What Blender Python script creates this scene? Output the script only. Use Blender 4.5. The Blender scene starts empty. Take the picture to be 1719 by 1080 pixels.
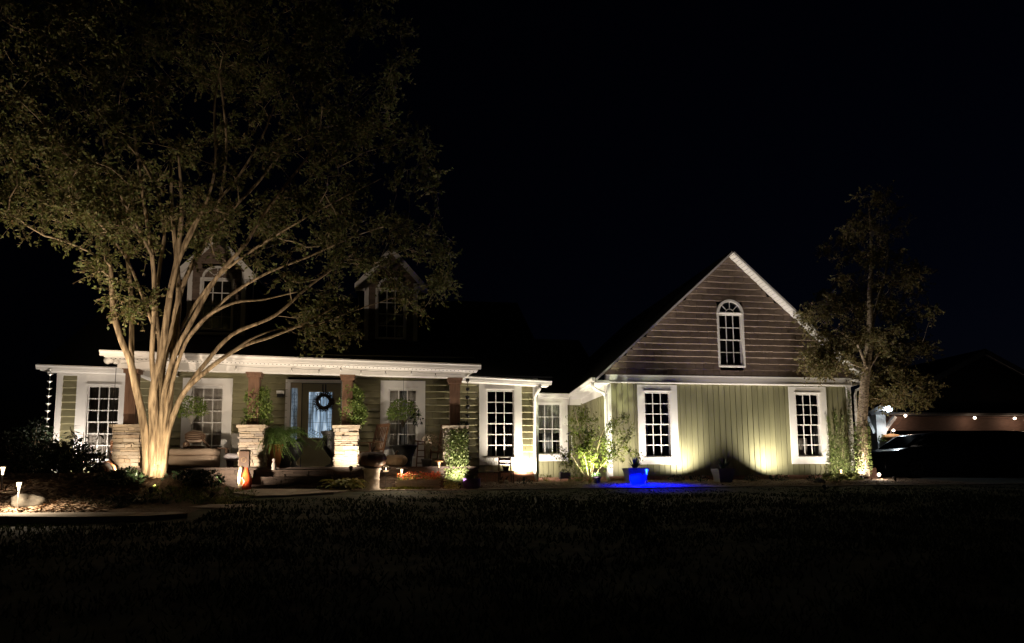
import bpy, math, random
from mathutils import Vector, Matrix
S = bpy.context.scene
C = S.collection
rnd = random.Random(7)
# ------------------------------------------------------------------ camera
F, CX, CY = 1203., 859.5, 670.8
YAW, PIT, ROL = math.radians(9.157), math.radians(6.4956), math.radians(.504)
CAMY, EYE = -18.7355, 0.22
fwd = Vector((math.sin(YAW)*math.cos(PIT), math.cos(YAW)*math.cos(PIT), math.sin(PIT)))
r0 = Vector((math.cos(YAW), -math.sin(YAW), 0)); u0 = r0.cross(fwd)
RT = math.cos(ROL)*r0 - math.sin(ROL)*u0; UP = math.sin(ROL)*r0 + math.cos(ROL)*u0
cd = bpy.data.cameras.new('camera'); cam = bpy.data.objects.new('camera', cd); C.objects.link(cam)
m = Matrix.Identity(4)
for i in range(3):
    m[i][0], m[i][1], m[i][2] = RT[i], UP[i], -fwd[i]
m[0][3], m[1][3], m[2][3] = 0, CAMY, EYE
cam.matrix_world = m
cd.sensor_width = 36; cd.lens = F*36/1719; cd.shift_y = (CY-540)/1719; cd.clip_end = 500; cd.clip_start = .05
S.camera = cam
# ------------------------------------------------------------------ world, moon, exposure
w = bpy.data.worlds.new("World"); S.world = w; w.use_nodes = True
nt = w.node_tree; nt.nodes.clear()
sky = nt.nodes.new('ShaderNodeTexSky'); sky.sky_type = 'NISHITA'; sky.sun_disc = False
sky.sun_elevation = math.radians(-4); sky.sun_rotation = math.radians(60)
bg = nt.nodes.new('ShaderNodeBackground'); bg.inputs[1].default_value = 0.015
wo = nt.nodes.new('ShaderNodeOutputWorld')
hs = nt.nodes.new('ShaderNodeMix'); hs.data_type = 'RGBA'; hs.blend_type = 'MULTIPLY'; hs.inputs[0].default_value = 1; hs.inputs[7].default_value = (.45, .6, 1.5, 1)
nt.links.new(sky.outputs[0], hs.inputs[6]); nt.links.new(hs.outputs[2], bg.inputs[0]); nt.links.new(bg.outputs[0], wo.inputs[0])
sd = bpy.data.lights.new('moon', 'SUN'); sd.energy = .004; sd.angle = math.radians(.5); sd.color = (1, .95, .88)
so = bpy.data.objects.new('moon', sd); C.objects.link(so); so.rotation_euler = (math.radians(50), 0, math.radians(-25))
S.view_settings.view_transform = 'Standard'; S.view_settings.look = 'None'
S.view_settings.exposure = 0; S.view_settings.gamma = 1
S.render.engine = 'CYCLES'
S.cycles.use_denoising = True; S.cycles.use_adaptive_sampling = False; S.cycles.max_bounces = 6; S.cycles.diffuse_bounces = 3
S.cycles.transparent_max_bounces = 12; S.cycles.sample_clamp_indirect = 2.0; S.cycles.blur_glossy = 1

# ------------------------------------------------------------------ pixel -> place
def ray(px, py):
    return fwd + (px-CX)/F*RT + (CY-py)/F*UP
def P(px, py, Y):
    d = ray(px, py); t = (Y-CAMY)/d.y
    return (d.x*t, EYE+d.z*t)
def FX(px, Y=0, py=700): return P(px, py, Y)[0]
def FZ(px, py, Y=0): return P(px, py, Y)[1]
def V3(px, py, Y):
    a = P(px, py, Y); return Vector((a[0], Y, a[1]))
def sm(a, b, x):
    t = max(0, min(1, (x-a)/(b-a))); return t*t*(3-2*t)
def gz(x, y):
    if y >= -.5: b = .18
    elif y >= -3.0: b = .03+.15*(y+3.0)/2.5
    elif y >= -3.6: b = .03
    else: b = .0-.08*(-3.6-y) + .03*max(0, 1-(-3.6-y)/.3)
    mnd = .40*(1-sm(-4.0, -3.0, x))*sm(-12.5, -8.5, x)*math.exp(-((y+3.9)/1.35)**2)
    n = .02*math.sin(x*1.3+y*.7)*math.sin(y*1.1-x*.4) if y < -4 else 0
    return b+mnd+n

# ------------------------------------------------------------------ materials
def mat(name, col, rough=.7, var=.15, scale=8., bump=0., metal=0., spec=.3, island=0., col2=None, emit=None, es=0., trans=0., stretch=(1, 1, 1), isl_cols=None):
    M = bpy.data.materials.new(name); M.use_nodes = True
    n = M.node_tree; b = n.nodes['Principled BSDF']
    b.inputs['Roughness'].default_value = rough; b.inputs['Metallic'].default_value = metal
    b.inputs['Specular IOR Level'].default_value = spec
    tc = n.nodes.new('ShaderNodeTexCoord'); mp = n.nodes.new('ShaderNodeMapping'); mp.inputs['Scale'].default_value = stretch
    n.links.new(tc.outputs['Object'], mp.inputs[0])
    no = n.nodes.new('ShaderNodeTexNoise'); no.inputs['Scale'].default_value = scale; no.inputs['Detail'].default_value = 5
    n.links.new(mp.outputs[0], no.inputs['Vector'])
    cr = n.nodes.new('ShaderNodeValToRGB'); cr.color_ramp.elements[0].position = .3; cr.color_ramp.elements[1].position = .7
    c2 = col2 or col
    cr.color_ramp.elements[0].color = tuple(max(0, c*(1-var)) for c in col)+(1,)
    cr.color_ramp.elements[1].color = tuple(min(1, c*(1+var)) for c in c2)+(1,)
    n.links.new(no.outputs['Fac'], cr.inputs[0])
    out = cr.outputs[0]
    if isl_cols or island:
        g = n.nodes.new('ShaderNodeNewGeometry')
        if isl_cols:
            r2 = n.nodes.new('ShaderNodeValToRGB'); r2.color_ramp.interpolation = 'LINEAR'
            e = r2.color_ramp.elements
            while len(e) < len(isl_cols): e.new(.5)
            for i, c in enumerate(isl_cols): e[i].position = i/(len(isl_cols)-1); e[i].color = c+(1,)
            n.links.new(g.outputs['Random Per Island'], r2.inputs[0])
            mx = n.nodes.new('ShaderNodeMix'); mx.data_type = 'RGBA'; mx.inputs[0].default_value = .8
            n.links.new(out, mx.inputs[6]); n.links.new(r2.outputs[0], mx.inputs[7]); out = mx.outputs[2]
        else:
            ma = n.nodes.new('ShaderNodeMapRange'); ma.inputs[3].default_value = 1-island; ma.inputs[4].default_value = 1+island
            n.links.new(g.outputs['Random Per Island'], ma.inputs[0])
            mx = n.nodes.new('ShaderNodeMix'); mx.data_type = 'RGBA'; mx.blend_type = 'MULTIPLY'; mx.inputs[0].default_value = 1
            n.links.new(out, mx.inputs[6]); n.links.new(ma.outputs[0], mx.inputs[7]); out = mx.outputs[2]
    n.links.new(out, b.inputs['Base Color'])
    if bump:
        bp = n.nodes.new('ShaderNodeBump'); bp.inputs['Strength'].default_value = min(1, bump); bp.inputs['Distance'].default_value = .02
        n.links.new(no.outputs['Fac'], bp.inputs['Height']); n.links.new(bp.outputs[0], b.inputs['Normal'])
    if emit:
        b.inputs['Emission Color'].default_value = emit+(1,); b.inputs['Emission Strength'].default_value = es
    if trans:
        tr = n.nodes.new('ShaderNodeBsdfTranslucent'); n.links.new(out, tr.inputs[0])
        ms = n.nodes.new('ShaderNodeMixShader'); ms.inputs[0].default_value = trans
        o = n.nodes['Material Output']
        n.links.new(b.outputs[0], ms.inputs[1]); n.links.new(tr.outputs[0], ms.inputs[2]); n.links.new(ms.outputs[0], o.inputs[0])
    return M
def glassmat(name, tint=.9, fac=.06):
    M = bpy.data.materials.new(name); M.use_nodes = True; n = M.node_tree; n.nodes.clear()
    t = n.nodes.new('ShaderNodeBsdfTransparent'); t.inputs[0].default_value = (tint, tint, tint, 1)
    g = n.nodes.new('ShaderNodeBsdfGlossy'); g.inputs['Roughness'].default_value = .04; g.inputs[0].default_value = (.9, .9, .9, 1)
    fr = n.nodes.new('ShaderNodeLayerWeight'); fr.inputs[0].default_value = .25
    ma = n.nodes.new('ShaderNodeMath'); ma.operation = 'ADD'; ma.inputs[1].default_value = fac
    n.links.new(fr.outputs['Fresnel'], ma.inputs[0])
    x = n.nodes.new('ShaderNodeMixShader'); o = n.nodes.new('ShaderNodeOutputMaterial')
    n.links.new(ma.outputs[0], x.inputs[0]); n.links.new(t.outputs[0], x.inputs[1]); n.links.new(g.outputs[0], x.inputs[2]); n.links.new(x.outputs[0], o.inputs[0])
    return M
M = {}
M['white'] = mat('white_trim_paint', (.78, .75, .72), .45, .05, 3, .05)
M['olive'] = mat('olive_siding', (.225, .205, .118), .65, .10, 2.5, .15, island=.05, stretch=(1, 1, 5))
M['oliveb'] = mat('olive_board_siding', (.205, .194, .108), .6, .16, 2, .1, island=.08, stretch=(4, 4, .4))
M['brown'] = mat('brown_gable_siding', (.185, .138, .108), .7, .22, 3, .2, island=.08, stretch=(1, 1, 4))
M['wood'] = mat('stained_post_wood', (.17, .095, .06), .6, .25, 6, .2, stretch=(6, 6, .7))
M['darkwood'] = mat('dark_wood', (.09, .05, .03), .5, .2, 8, .1, stretch=(3, 3, 1))
M['chairwood'] = mat('teak_chair_wood', (.17, .085, .045), .5, .2, 8, .1, stretch=(4, 4, 1))
M['roof'] = mat('asphalt_shingles', (.03, .03, .032), .9, .3, 20, .3)
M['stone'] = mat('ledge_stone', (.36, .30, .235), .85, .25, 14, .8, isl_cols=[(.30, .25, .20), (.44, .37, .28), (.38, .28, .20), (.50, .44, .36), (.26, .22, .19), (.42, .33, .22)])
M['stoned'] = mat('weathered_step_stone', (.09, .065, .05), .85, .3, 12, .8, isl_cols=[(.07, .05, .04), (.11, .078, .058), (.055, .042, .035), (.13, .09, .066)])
M['cap'] = mat('capstone', (.42, .34, .25), .85, .2, 10, .6)
M['brick'] = mat('red_brick', (.33, .17, .12), .85, .2, 14, .5, island=.25)
M['glass'] = glassmat('window_glass')
M['dark'] = mat('dark_room', (.012, .011, .010), .9, .2)
M['curtain'] = mat('sheer_curtain', (.68, .62, .55), .9, .08, 3, 0, trans=.3)
M['curtaing'] = mat('grey_curtain', (.32, .33, .34), .9, .1, 3, 0)
M['lace'] = mat('white_lace', (.7, .68, .64), .9, .2, 40, 0)
M['black'] = mat('black_metal', (.015, .014, .014), .4, .2, 8, 0, metal=.3, spec=.5)
M['urn'] = mat('black_iron_urn', (.02, .018, .016), .5, .2, 10, .3, spec=.4)
M['steel'] = mat('rain_cup_metal', (.75, .73, .7), .35, .05, 8, 0, metal=.6, spec=.5)
M['copper'] = mat('copper_chain', (.55, .24, .12), .35, .2, 10, 0, metal=.7, spec=.5)
M['concrete'] = mat('concrete_path', (.46, .39, .32), .9, .18, 5, .3)
M['lawn'] = mat('lawn_soil', (.04, .046, .02), .95, .35, 3, .6, col2=(.07, .07, .03))
M['mulch'] = mat('bark_mulch', (.10, .065, .042), .95, .4, 25, 1.0, col2=(.16, .11, .07))
M['chips'] = mat('mulch_chips', (.2, .13, .085), .9, .2, 20, 0, isl_cols=[(.09, .055, .035), (.26, .17, .11), (.42, .31, .21), (.14, .09, .055)])
M['grass'] = mat('grass_blades', (.04, .06, .02), .8, .2, 5, 0, isl_cols=[(.012, .026, .008), (.02, .036, .011), (.034, .038, .016), (.016, .03, .01)], trans=.2)
M['asphalt'] = mat('driveway_gravel', (.06, .058, .055), .95, .3, 30, .4)
M['bark'] = mat('smooth_crape_bark', (.15, .10, .055), .8, .4, 3.2, 1., col2=(.42, .32, .20), stretch=(5, 5, .8))
M['bark2'] = mat('peeling_birch_bark', (.24, .17, .12), .85, .7, 14, 1.0, col2=(.42, .33, .24), stretch=(1, 1, 2.2))
M['twig'] = mat('twig_bark', (.34, .26, .17), .8, .3, 8, .2)
M['leaf'] = mat('crape_leaves', (.10, .10, .035), .55, .2, 3, 0, isl_cols=[(.08, .11, .03), (.17, .19, .05), (.12, .13, .04), (.19, .14, .06), (.11, .15, .045), (.17, .10, .045)], trans=.35)
M['leafb'] = mat('birch_leaves', (.08, .075, .03), .6, .2, 3, 0, isl_cols=[(.12, .14, .05), (.24, .19, .08), (.19, .18, .06), (.28, .18, .09)], trans=.3)
M['maple'] = mat('maple_leaves', (.14, .15, .02), .55, .2, 3, 0, isl_cols=[(.09, .15, .02), (.18, .22, .03), (.12, .12, .03), (.07, .11, .02)], trans=.4)
M['shrub'] = mat('shrub_leaves', (.09, .15, .03), .55, .2, 3, 0, isl_cols=[(.10, .17, .035), (.19, .26, .055), (.26, .31, .08), (.11, .16, .045)], trans=.3)
M['fern'] = mat('fern_leaves', (.09, .19, .04), .5, .2, 3, 0, isl_cols=[(.10, .18, .04), (.20, .30, .07), (.22, .29, .14)], trans=.3)
M['ivy'] = mat('ivy_leaves', (.15, .2, .06), .5, .2, 3, 0, isl_cols=[(.12, .19, .04), (.22, .26, .09), (.32, .34, .16), (.09, .13, .04)], trans=.2)
M['hosta'] = mat('hosta_leaves', (.2, .22, .06), .5, .2, 3, 0, isl_cols=[(.18, .23, .05), (.38, .36, .09), (.28, .28, .08), (.45, .34, .08)], trans=.25)
M['hostaw'] = mat('variegated_hosta_leaves', (.3, .33, .14), .5, .2, 3, 0, isl_cols=[(.20, .27, .06), (.38, .40, .2), (.30, .33, .10)], trans=.25)
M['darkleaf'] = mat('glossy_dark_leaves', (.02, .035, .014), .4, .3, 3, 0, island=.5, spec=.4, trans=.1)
M['moss'] = mat('creeping_sedum', (.28, .28, .05), .8, .3, 20, 0, island=.4)
M['agave'] = mat('agave_leaves', (.05, .09, .045), .5, .2, 4, 0, island=.2)
M['flower'] = mat('red_mum_petals', (.5, .06, .03), .6, .2, 5, 0, isl_cols=[(.5, .05, .02), (.6, .16, .05), (.35, .03, .02), (.55, .3, .12)], trans=.2)
M['pinkfl'] = mat('dried_bloom_petals', (.4, .3, .22), .8, .2, 5, 0, isl_cols=[(.35, .25, .18), (.5, .4, .3), (.15, .14, .06)])
M['sofa'] = mat('tan_outdoor_cushion', (.36, .27, .20), .9, .08, 5, .1)
M['chairgrey'] = mat('grey_chair_weave', (.20, .185, .16), .8, .15, 30, .2)
M['blanket'] = mat('white_throw', (.55, .5, .52), .9, .08, 6, .1)
M['pumpd'] = mat('dark_pumpkin_rind', (.075, .04, .025), .55, .25, 4, .2)
M['pumpt'] = mat('tan_pumpkin_rind', (.30, .20, .115), .6, .2, 4, .2)
M['orange'] = mat('orange_rind', (.55, .22, .07), .55, .15, 4, .2)
M['pedestal'] = mat('cast_stone', (.42, .36, .31), .85, .15, 12, .4)
M['rock'] = mat('grey_field_rock', (.10, .09, .075), .95, .5, 9, 1)
M['pot'] = mat('grey_planter', (.17, .16, .15), .6, .15, 8, .2)
M['purplepot'] = mat('purple_glazed_pot', (.05, .022, .09), .4, .2, 4, 0, spec=.5)
M['terracotta'] = mat('terracotta_pot', (.45, .2, .09), .8, .15, 8, .1)
M['vasered'] = mat('orange_red_glass', (.55, .02, .01), .2, .35, 9, 0, spec=.6, col2=(.7, .12, .03))
M['vasecream'] = mat('cream_glass', (.75, .6, .38), .25, .15, 8, 0, spec=.6)
M['door'] = mat('tan_door_paint', (.20, .175, .11), .5, .08, 3, .05)
M['doortrim'] = mat('cream_door_frame', (.40, .33, .22), .5, .06, 3, 0)
M['lead'] = mat('lead_came', (.02, .02, .025), .4, .1)
M['wreath'] = mat('dark_wreath', (.035, .03, .02), .8, .3, 6, 0, isl_cols=[(.02, .022, .012), (.06, .03, .02), (.04, .045, .02)])
M['bulboff'] = mat('frosted_bulb', (.75, .73, .7), .25, .03, 4, 0, spec=.6)
M['carpaint'] = mat('black_car_paint', (.025, .028, .036), .2, .1, 3, 0, metal=.1, spec=.55)
M['carglass'] = mat('dark_car_glass', (.006, .008, .010), .06, .1, 3, 0, spec=.6)
M['tyre'] = mat('tyre_rubber', (.012, .012, .012), .9, .2, 10, 0)
M['chrome'] = mat('chrome', (.6, .6, .62), .2, .05, 3, 0, metal=.9)
M['pavilion'] = mat('brown_pavilion_boards', (.13, .08, .06), .8, .2, 5, .2, stretch=(1, 1, 5))
M['postpale'] = mat('pale_painted_post', (.62, .62, .60), .6, .1, 5, .1, stretch=(5, 5, 1))
def emat(name, col, s): return mat(name, tuple(c*.5 for c in col), .5, 0, emit=col, es=s)
M['warmE'] = emat('warm_lamp_glow', (1, .78, .5), 6.)
M['warmlow'] = emat('warm_frosted_glow', (1, .72, .42), .7)
M['coolE'] = emat('cool_lamp_glow', (.75, .9, 1), 14.)
M['blueE'] = emat('blue_lamp_glow', (.05, .25, 1), 3.)
M['bulbE'] = emat('string_bulb_glow', (1, .78, .6), 9.)
def lit_glass(name, s):
    m = mat(name, (.3, .36, .42), .15, .05)
    n = m.node_tree; b = n.nodes['Principled BSDF']
    tc = n.nodes.new('ShaderNodeTexCoord'); mp = n.nodes.new('ShaderNodeMapping'); mp.inputs['Scale'].default_value = (16, 16, 1.6)
    no = n.nodes.new('ShaderNodeTexNoise'); no.inputs['Scale'].default_value = 1.; no.inputs['Detail'].default_value = 3
    cr = n.nodes.new('ShaderNodeValToRGB'); e = cr.color_ramp.elements
    e[0].position = .30; e[0].color = (.06, .08, .10, 1); e[1].position = .66; e[1].color = (.72, .86, .98, 1)
    k = e.new(.5); k.color = (.24, .36, .50, 1)
    n.links.new(tc.outputs['Object'], mp.inputs[0]); n.links.new(mp.outputs[0], no.inputs['Vector']); n.links.new(no.outputs['Fac'], cr.inputs[0])
    n.links.new(cr.outputs[0], b.inputs['Emission Color']); b.inputs['Emission Strength'].default_value = s
    return m
M['litglass'] = lit_glass('lit_door_glass', .85)
M['litglassd'] = lit_glass('lit_sidelight_glass', .22)

# ------------------------------------------------------------------ mesh helpers
def wloc(o):
    v = Vector((0, 0, 0))
    while o: v += o.location; o = o.parent
    return v
class MB:
    def __init__(s): s.v = []; s.f = []
    def box(s, x0, x1, y0, y1, z0, z1):
        return s.hexa([(x0, y0, z0), (x1, y0, z0), (x1, y1, z0), (x0, y1, z0), (x0, y0, z1), (x1, y0, z1), (x1, y1, z1), (x0, y1, z1)])
    def hexa(s, p):
        b = len(s.v); s.v += [tuple(q) for q in p]
        s.f += [(b, b+3, b+2, b+1), (b+4, b+5, b+6, b+7), (b, b+1, b+5, b+4), (b+1, b+2, b+6, b+5), (b+2, b+3, b+7, b+6), (b+3, b, b+4, b+7)]
        return s
    def bar(s, a, b, w, h=None, up=(0, 0, 1)):
        a = Vector(a); b = Vector(b); d = (b-a).normalized(); h = h or w
        u = Vector(up)
        if abs(d.dot(u)) > .95: u = Vector((0, 1, 0))
        r = d.cross(u).normalized(); u = r.cross(d)
        c = [(-1, -1), (1, -1), (1, 1), (-1, 1)]
        return s.hexa([a+r*w/2*i+u*h/2*j for i, j in c]+[b+r*w/2*i+u*h/2*j for i, j in c])
    def ext(s, poly, y0, y1):            # polygon in xz, extruded in y
        b = len(s.v); n = len(poly)
        s.v += [(x, y0, z) for x, z in poly]+[(x, y1, z) for x, z in poly]
        s.f.append(tuple(range(b, b+n))); s.f.append(tuple(range(b+2*n-1, b+n-1, -1)))
        for i in range(n):
            j = (i+1) % n; s.f.append((b+i, b+n+i, b+n+j, b+j))
        return s
    def exz(s, poly, z0, z1):            # polygon in xy, extruded in z
        b = len(s.v); n = len(poly)
        s.v += [(x, y, z0) for x, y in poly]+[(x, y, z1) for x, y in poly]
        s.f.append(tuple(range(b+n-1, b-1, -1))); s.f.append(tuple(range(b+n, b+2*n)))
        for i in range(n):
            j = (i+1) % n; s.f.append((b+i, b+j, b+n+j, b+n+i))
        return s
    def tube(s, pts, rad, n=8, cap=True):
        pts = [Vector(p) for p in pts]
        if not isinstance(rad, (list, tuple)): rad = [rad]*len(pts)
        b = len(s.v); pr = None
        for i, p in enumerate(pts):
            d = (pts[min(i+1, len(pts)-1)]-pts[max(i-1, 0)])
            if d.length < 1e-9: d = Vector((0, 0, 1))
            d.normalize()
            if pr is None:
                pr = d.cross(Vector((0, 1, 0)) if abs(d.y) < .9 else Vector((1, 0, 0)))
            r = pr - d*pr.dot(d); r.normalize(); pr = r; u = d.cross(r)
            for k in range(n):
                a = 2*math.pi*k/n; s.v.append(tuple(p+(r*math.cos(a)+u*math.sin(a))*rad[i]))
        for i in range(len(pts)-1):
            for k in range(n):
                q = b+i*n; s.f.append((q+k, q+(k+1) % n, q+n+(k+1) % n, q+n+k))
        if cap:
            s.f.append(tuple(range(b+n-1, b-1, -1))); q = b+(len(pts)-1)*n; s.f.append(tuple(range(q, q+n)))
        return s
    def lathe(s, prof, c, n=20, sx=1, sy=1, wob=0, ribs=0):
        b = len(s.v)
        for r, z in prof:
            for k in range(n):
                a = 2*math.pi*k/n; q = r*(1+wob*abs(math.cos(a*ribs/2)))if ribs else r
                s.v.append((c[0]+q*math.cos(a)*sx, c[1]+q*math.sin(a)*sy, c[2]+z))
        for i in range(len(prof)-1):
            for k in range(n):
                q = b+i*n; s.f.append((q+k, q+(k+1) % n, q+n+(k+1) % n, q+n+k))
        s.f.append(tuple(range(b+n-1, b-1, -1))); q = b+(len(prof)-1)*n; s.f.append(tuple(range(q, q+n)))
        return s
    def ball(s, c, r, n=12, sz=1, sx=1, sy=1):
        return s.lathe([(max(.001, r*math.sin(math.pi*i/(n//2+1))), -r*sz*math.cos(math.pi*i/(n//2+1))) for i in range(n//2+2)], c, n, sx, sy)
    def leaf(s, p, d, nrm, L, W):
        d = Vector(d).normalized(); r = d.cross(Vector(nrm))
        if r.length < 1e-4: r = d.cross(Vector((.3, .5, .8)))
        r.normalize(); p = Vector(p); u = r.cross(d)
        b = len(s.v)
        s.v += [tuple(p), tuple(p+d*L*.45+r*W/2+u*W*.12), tuple(p+d*L), tuple(p+d*L*.45-r*W/2+u*W*.12)]
        s.f += [(b, b+1, b+2), (b, b+2, b+3)]
        return s
    def build(s, name, m, parent=None, smooth=False, label=None):
        me = bpy.data.meshes.new(name)
        if parent: o0 = wloc(parent)
        else:
            xs = [v[0] for v in s.v]; ys = [v[1] for v in s.v]; zs = [v[2] for v in s.v]
            o0 = Vector(((min(xs)+max(xs))/2, (min(ys)+max(ys))/2, min(zs)))
        me.from_pydata([(v[0]-o0.x, v[1]-o0.y, v[2]-o0.z) for v in s.v], [], s.f); me.update()
        me.materials.append(M[m] if isinstance(m, str) else m)
        if smooth: me.polygons.foreach_set('use_smooth', [True]*len(me.polygons))
        o = bpy.data.objects.new(name, me); C.objects.link(o)
        if parent: o.parent = parent
        else: o.location = o0
        if label: o['label'] = label
        return o
def tag(o, label, cat, group=None):
    o['label'] = label; o['category'] = cat
    if group: o['group'] = group
    return o
def kind(o, k): o['kind'] = k; return o
def empty(name, loc, label, cat, group=None):
    o = bpy.data.objects.new(name, None); C.objects.link(o); o.location = loc; o.empty_display_size = .2
    return tag(o, label, cat, group)
def copy_thing(o, loc, rz=None, label=None):
    c = o.copy(); C.objects.link(c); c.location = loc
    if rz is not None: c.rotation_euler = (0, 0, rz)
    if label: c['label'] = label
    def rec(a, b):
        for ch in list(a.children):
            k = ch.copy(); C.objects.link(k); k.parent = b; rec(ch, k)
    rec(o, c); return c
def rv(r=rnd):
    while True:
        v = Vector((r.uniform(-1, 1), r.uniform(-1, 1), r.uniform(-1, 1)))
        if .05 < v.length < 1: return v
def light(name, kind_, loc, aim, power, col, parent, size=.03, angle=100, blend=.6):
    d = bpy.data.lights.new(name, kind_); d.energy = power*GAIN; d.color = col; d.shadow_soft_size = size
    if kind_ == 'SPOT': d.spot_size = math.radians(angle); d.spot_blend = blend
    o = bpy.data.objects.new(name, d); C.objects.link(o)
    if parent: o.parent = parent; o.location = Vector(loc)-wloc(parent)
    else: o.location = loc
    if aim is not None:
        o.rotation_euler = (Vector(aim)-Vector(loc)).to_track_quat('-Z', 'Y').to_euler()
    return o
GAIN = 7.0
WARM = (1, .80, .56); WHT = (1, .88, .74)

# ================================================================== GROUND
def grid_axis(a, b, fa, fb, fs, cs):
    xs = []; x = fa
    while x <= fb+1e-6: xs.append(round(x, 4)); x += fs
    x = fa; st = fs
    while x > a: st = min(cs, st*1.5); x -= st; xs.insert(0, x)
    x = fb; st = fs
    while x < b: st = min(cs, st*1.5); x += st; xs.append(x)
    return xs
GXS = grid_axis(-150, 160, -13, 18, .2, 20); GYS = grid_axis(-60, 220, -18, 2, .2, 20)
def sheet(name, m, test=None, dz=0.):
    b = MB(); idx = {}
    def vi(i, j):
        if (i, j) not in idx:
            idx[(i, j)] = len(b.v); b.v.append((GXS[i], GYS[j], gz(GXS[i], GYS[j])+dz))
        return idx[(i, j)]
    for i in range(len(GXS)-1):
        for j in range(len(GYS)-1):
            if test is None or test((GXS[i]+GXS[i+1])/2, (GYS[j]+GYS[j+1])/2):
                b.f.append((vi(i, j), vi(i+1, j), vi(i+1, j+1), vi(i, j+1)))
    return kind(b.build(name, m, None, True), 'structure')
sheet('lawn', 'lawn')
GL, GR = FX(1018), 12.90
WR = 3.72                                   # right end of right wing
HL = -8.13                                  # left end of house
YN = 2.62                                   # nook wall plane
def in_bed(x, y):
    if x < -3.2: return -6.9+.25*math.sin(x*1.1) < y < (-.02 if x > HL else .5) and x > -12.5
    if x < -1.4: return False
    return -3.02 < y < (-.02 if not (WR < x < GL) else YN) and x < 14.6
sheet('mulch_bed', 'mulch', in_bed, .015)
sheet('driveway', 'asphalt', lambda x, y: 14.6 < x < 60 and -1.5 < y < 30, .012)
# concrete walkway pieces
b = MB(); b.exz([(-1.3, -3.55), (20, -3.5), (20, -3.06), (-1.3, -3.06)], -.03, .056)
kind(b.build('path', 'concrete'), 'structure')
def slab(pts, th=.12, name='walkway'):       # px,py,Y -> top outline
    b = MB(); q = [V3(*p) for p in pts]; n = len(q); z = [p.z for p in q]
    b.v = [tuple(p) for p in q]+[(p.x, p.y, p.z-th) for p in q]
    b.f = [tuple(range(n)), tuple(range(2*n-1, n-1, -1))]+[(i, n+i, n+(i+1) % n, (i+1) % n) for i in range(n)]
    return kind(b.build(name, 'concrete'), 'structure')
slab([(391, 827.5, -3.95), (430, 832.5, -4.35), (480, 831.5, -4.3), (560, 826, -3.9), (592, 823, -3.5), (562, 821, -3.1), (424, 820.5, -3.1)])
slab([(296, 849, -5.75), (330, 852, -5.95), (385, 852.5, -5.95), (432, 850, -5.8), (425, 846.5, -5.45), (330, 846.5, -5.4)])
slab([(-60, 866, -7.5), (120, 868, -7.55), (250, 866, -7.45), (315, 862, -7.2), (300, 859.5, -6.95), (150, 860.5, -6.95), (-60, 861, -6.9)], .2)

# ================================================================== HOUSE
house = empty('house', (0, 0, .15), 'olive green one-storey house with white trim, stone porch pillars and a big brown front gable', 'house')
def courses(x0, x1, z0, z1, y, holes=(), hgt=.175, shingle=False, topf=None, mb=None, out=.042):
    mb = mb or MB(); z = z0; k = 0
    while z < z1-.01:
        zt = min(z+hgt, z1); segs = [(x0, x1)]
        if topf:
            fa, fc = topf(z); segs = [(fa, fc)]
        for hx0, hx1, hz0, hz1 in holes:
            if zt > hz0+.01 and z < hz1-.01:
                ns = []
                for a, c in segs:
                    if hx1 <= a or hx0 >= c: ns.append((a, c)); continue
                    if a < hx0: ns.append((a, hx0))
                    if c > hx1: ns.append((hx1, c))
                segs = ns
        for a, c in segs:
            if c-a < .02: continue
            cuts = [a]
            if shingle:
                q = a+rnd.uniform(.08, .3)
                while q < c-.08: cuts.append(q); q += rnd.uniform(.14, .34)
            else:
                q = a+rnd.uniform(1.2, 3.6)
                while q < c-.5: cuts.append(q); q += rnd.uniform(2.4, 3.7)
            cuts.append(c)
            for i in range(len(cuts)-1):
                g = .004 if shingle else .001
                l, r = cuts[i]+(g if i else 0), cuts[i+1]-(g if i < len(cuts)-2 else 0)
                o = out+(rnd.uniform(-.003, .003) if shingle else 0); zb = z+(rnd.uniform(-.004, .004) if shingle else 0)
                zt2 = zt
                if topf:
                    a2, c2 = topf(zt)
                    if c2 <= a2: continue
                    lt, rt_ = max(l, a2), min(r, c2)
                    if i == 0 and abs(a-fa) < 1e-6: lt = a2
                    if i == len(cuts)-2 and abs(c-fc) < 1e-6: rt_ = c2
                    if rt_ <= lt: continue
                else: lt, rt_ = l, r
                zc = min(zb+.018, zt2-.004)
                mb.hexa([(l, y-.012, zb), (r, y-.012, zb), (r, y+.04, zb), (l, y+.04, zb), (l, y-o, zc), (r, y-o, zc), (r, y+.04, zc), (l, y+.04, zc)])
                mb.hexa([(l, y-o, zc), (r, y-o, zc), (r, y+.04, zc), (l, y+.04, zc), (lt, y-.009, zt2), (rt_, y-.009, zt2), (rt_, y+.04, zt2), (lt, y+.04, zt2)])
        z = zt; k += 1
    return mb
def boards(x0, x1, z0, z1, y, holes=(), wid=.165, axis='x', mb=None):
    mb = mb or MB(); x = x0
    while x < x1-.005:
        xe = min(x1, x+wid)
        zs = [(z0, z1)]
        for hx0, hx1, hz0, hz1 in holes:
            if xe > hx0+.005 and x < hx1-.005:
                ns = []
                for a, c in zs:
                    if hz1 <= a or hz0 >= c: ns.append((a, c)); continue
                    if a < hz0: ns.append((a, hz0))
                    if c > hz1: ns.append((hz1, c))
                zs = ns
        cutx = []
        for a, c in zs:
            j = rnd.uniform(-.002, .002)
            def bx(p, q, ya, yb):
                if axis == 'x': mb.box(p, q, y+ya, y+yb, a, c)
                else: mb.box(y+ya, y+yb, p, q, a, c)
            bx(x, xe-.018, -.024+j, .03); bx(xe-.018, xe, .0, .03)
        x = xe
    return mb
HOLES = []
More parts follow.
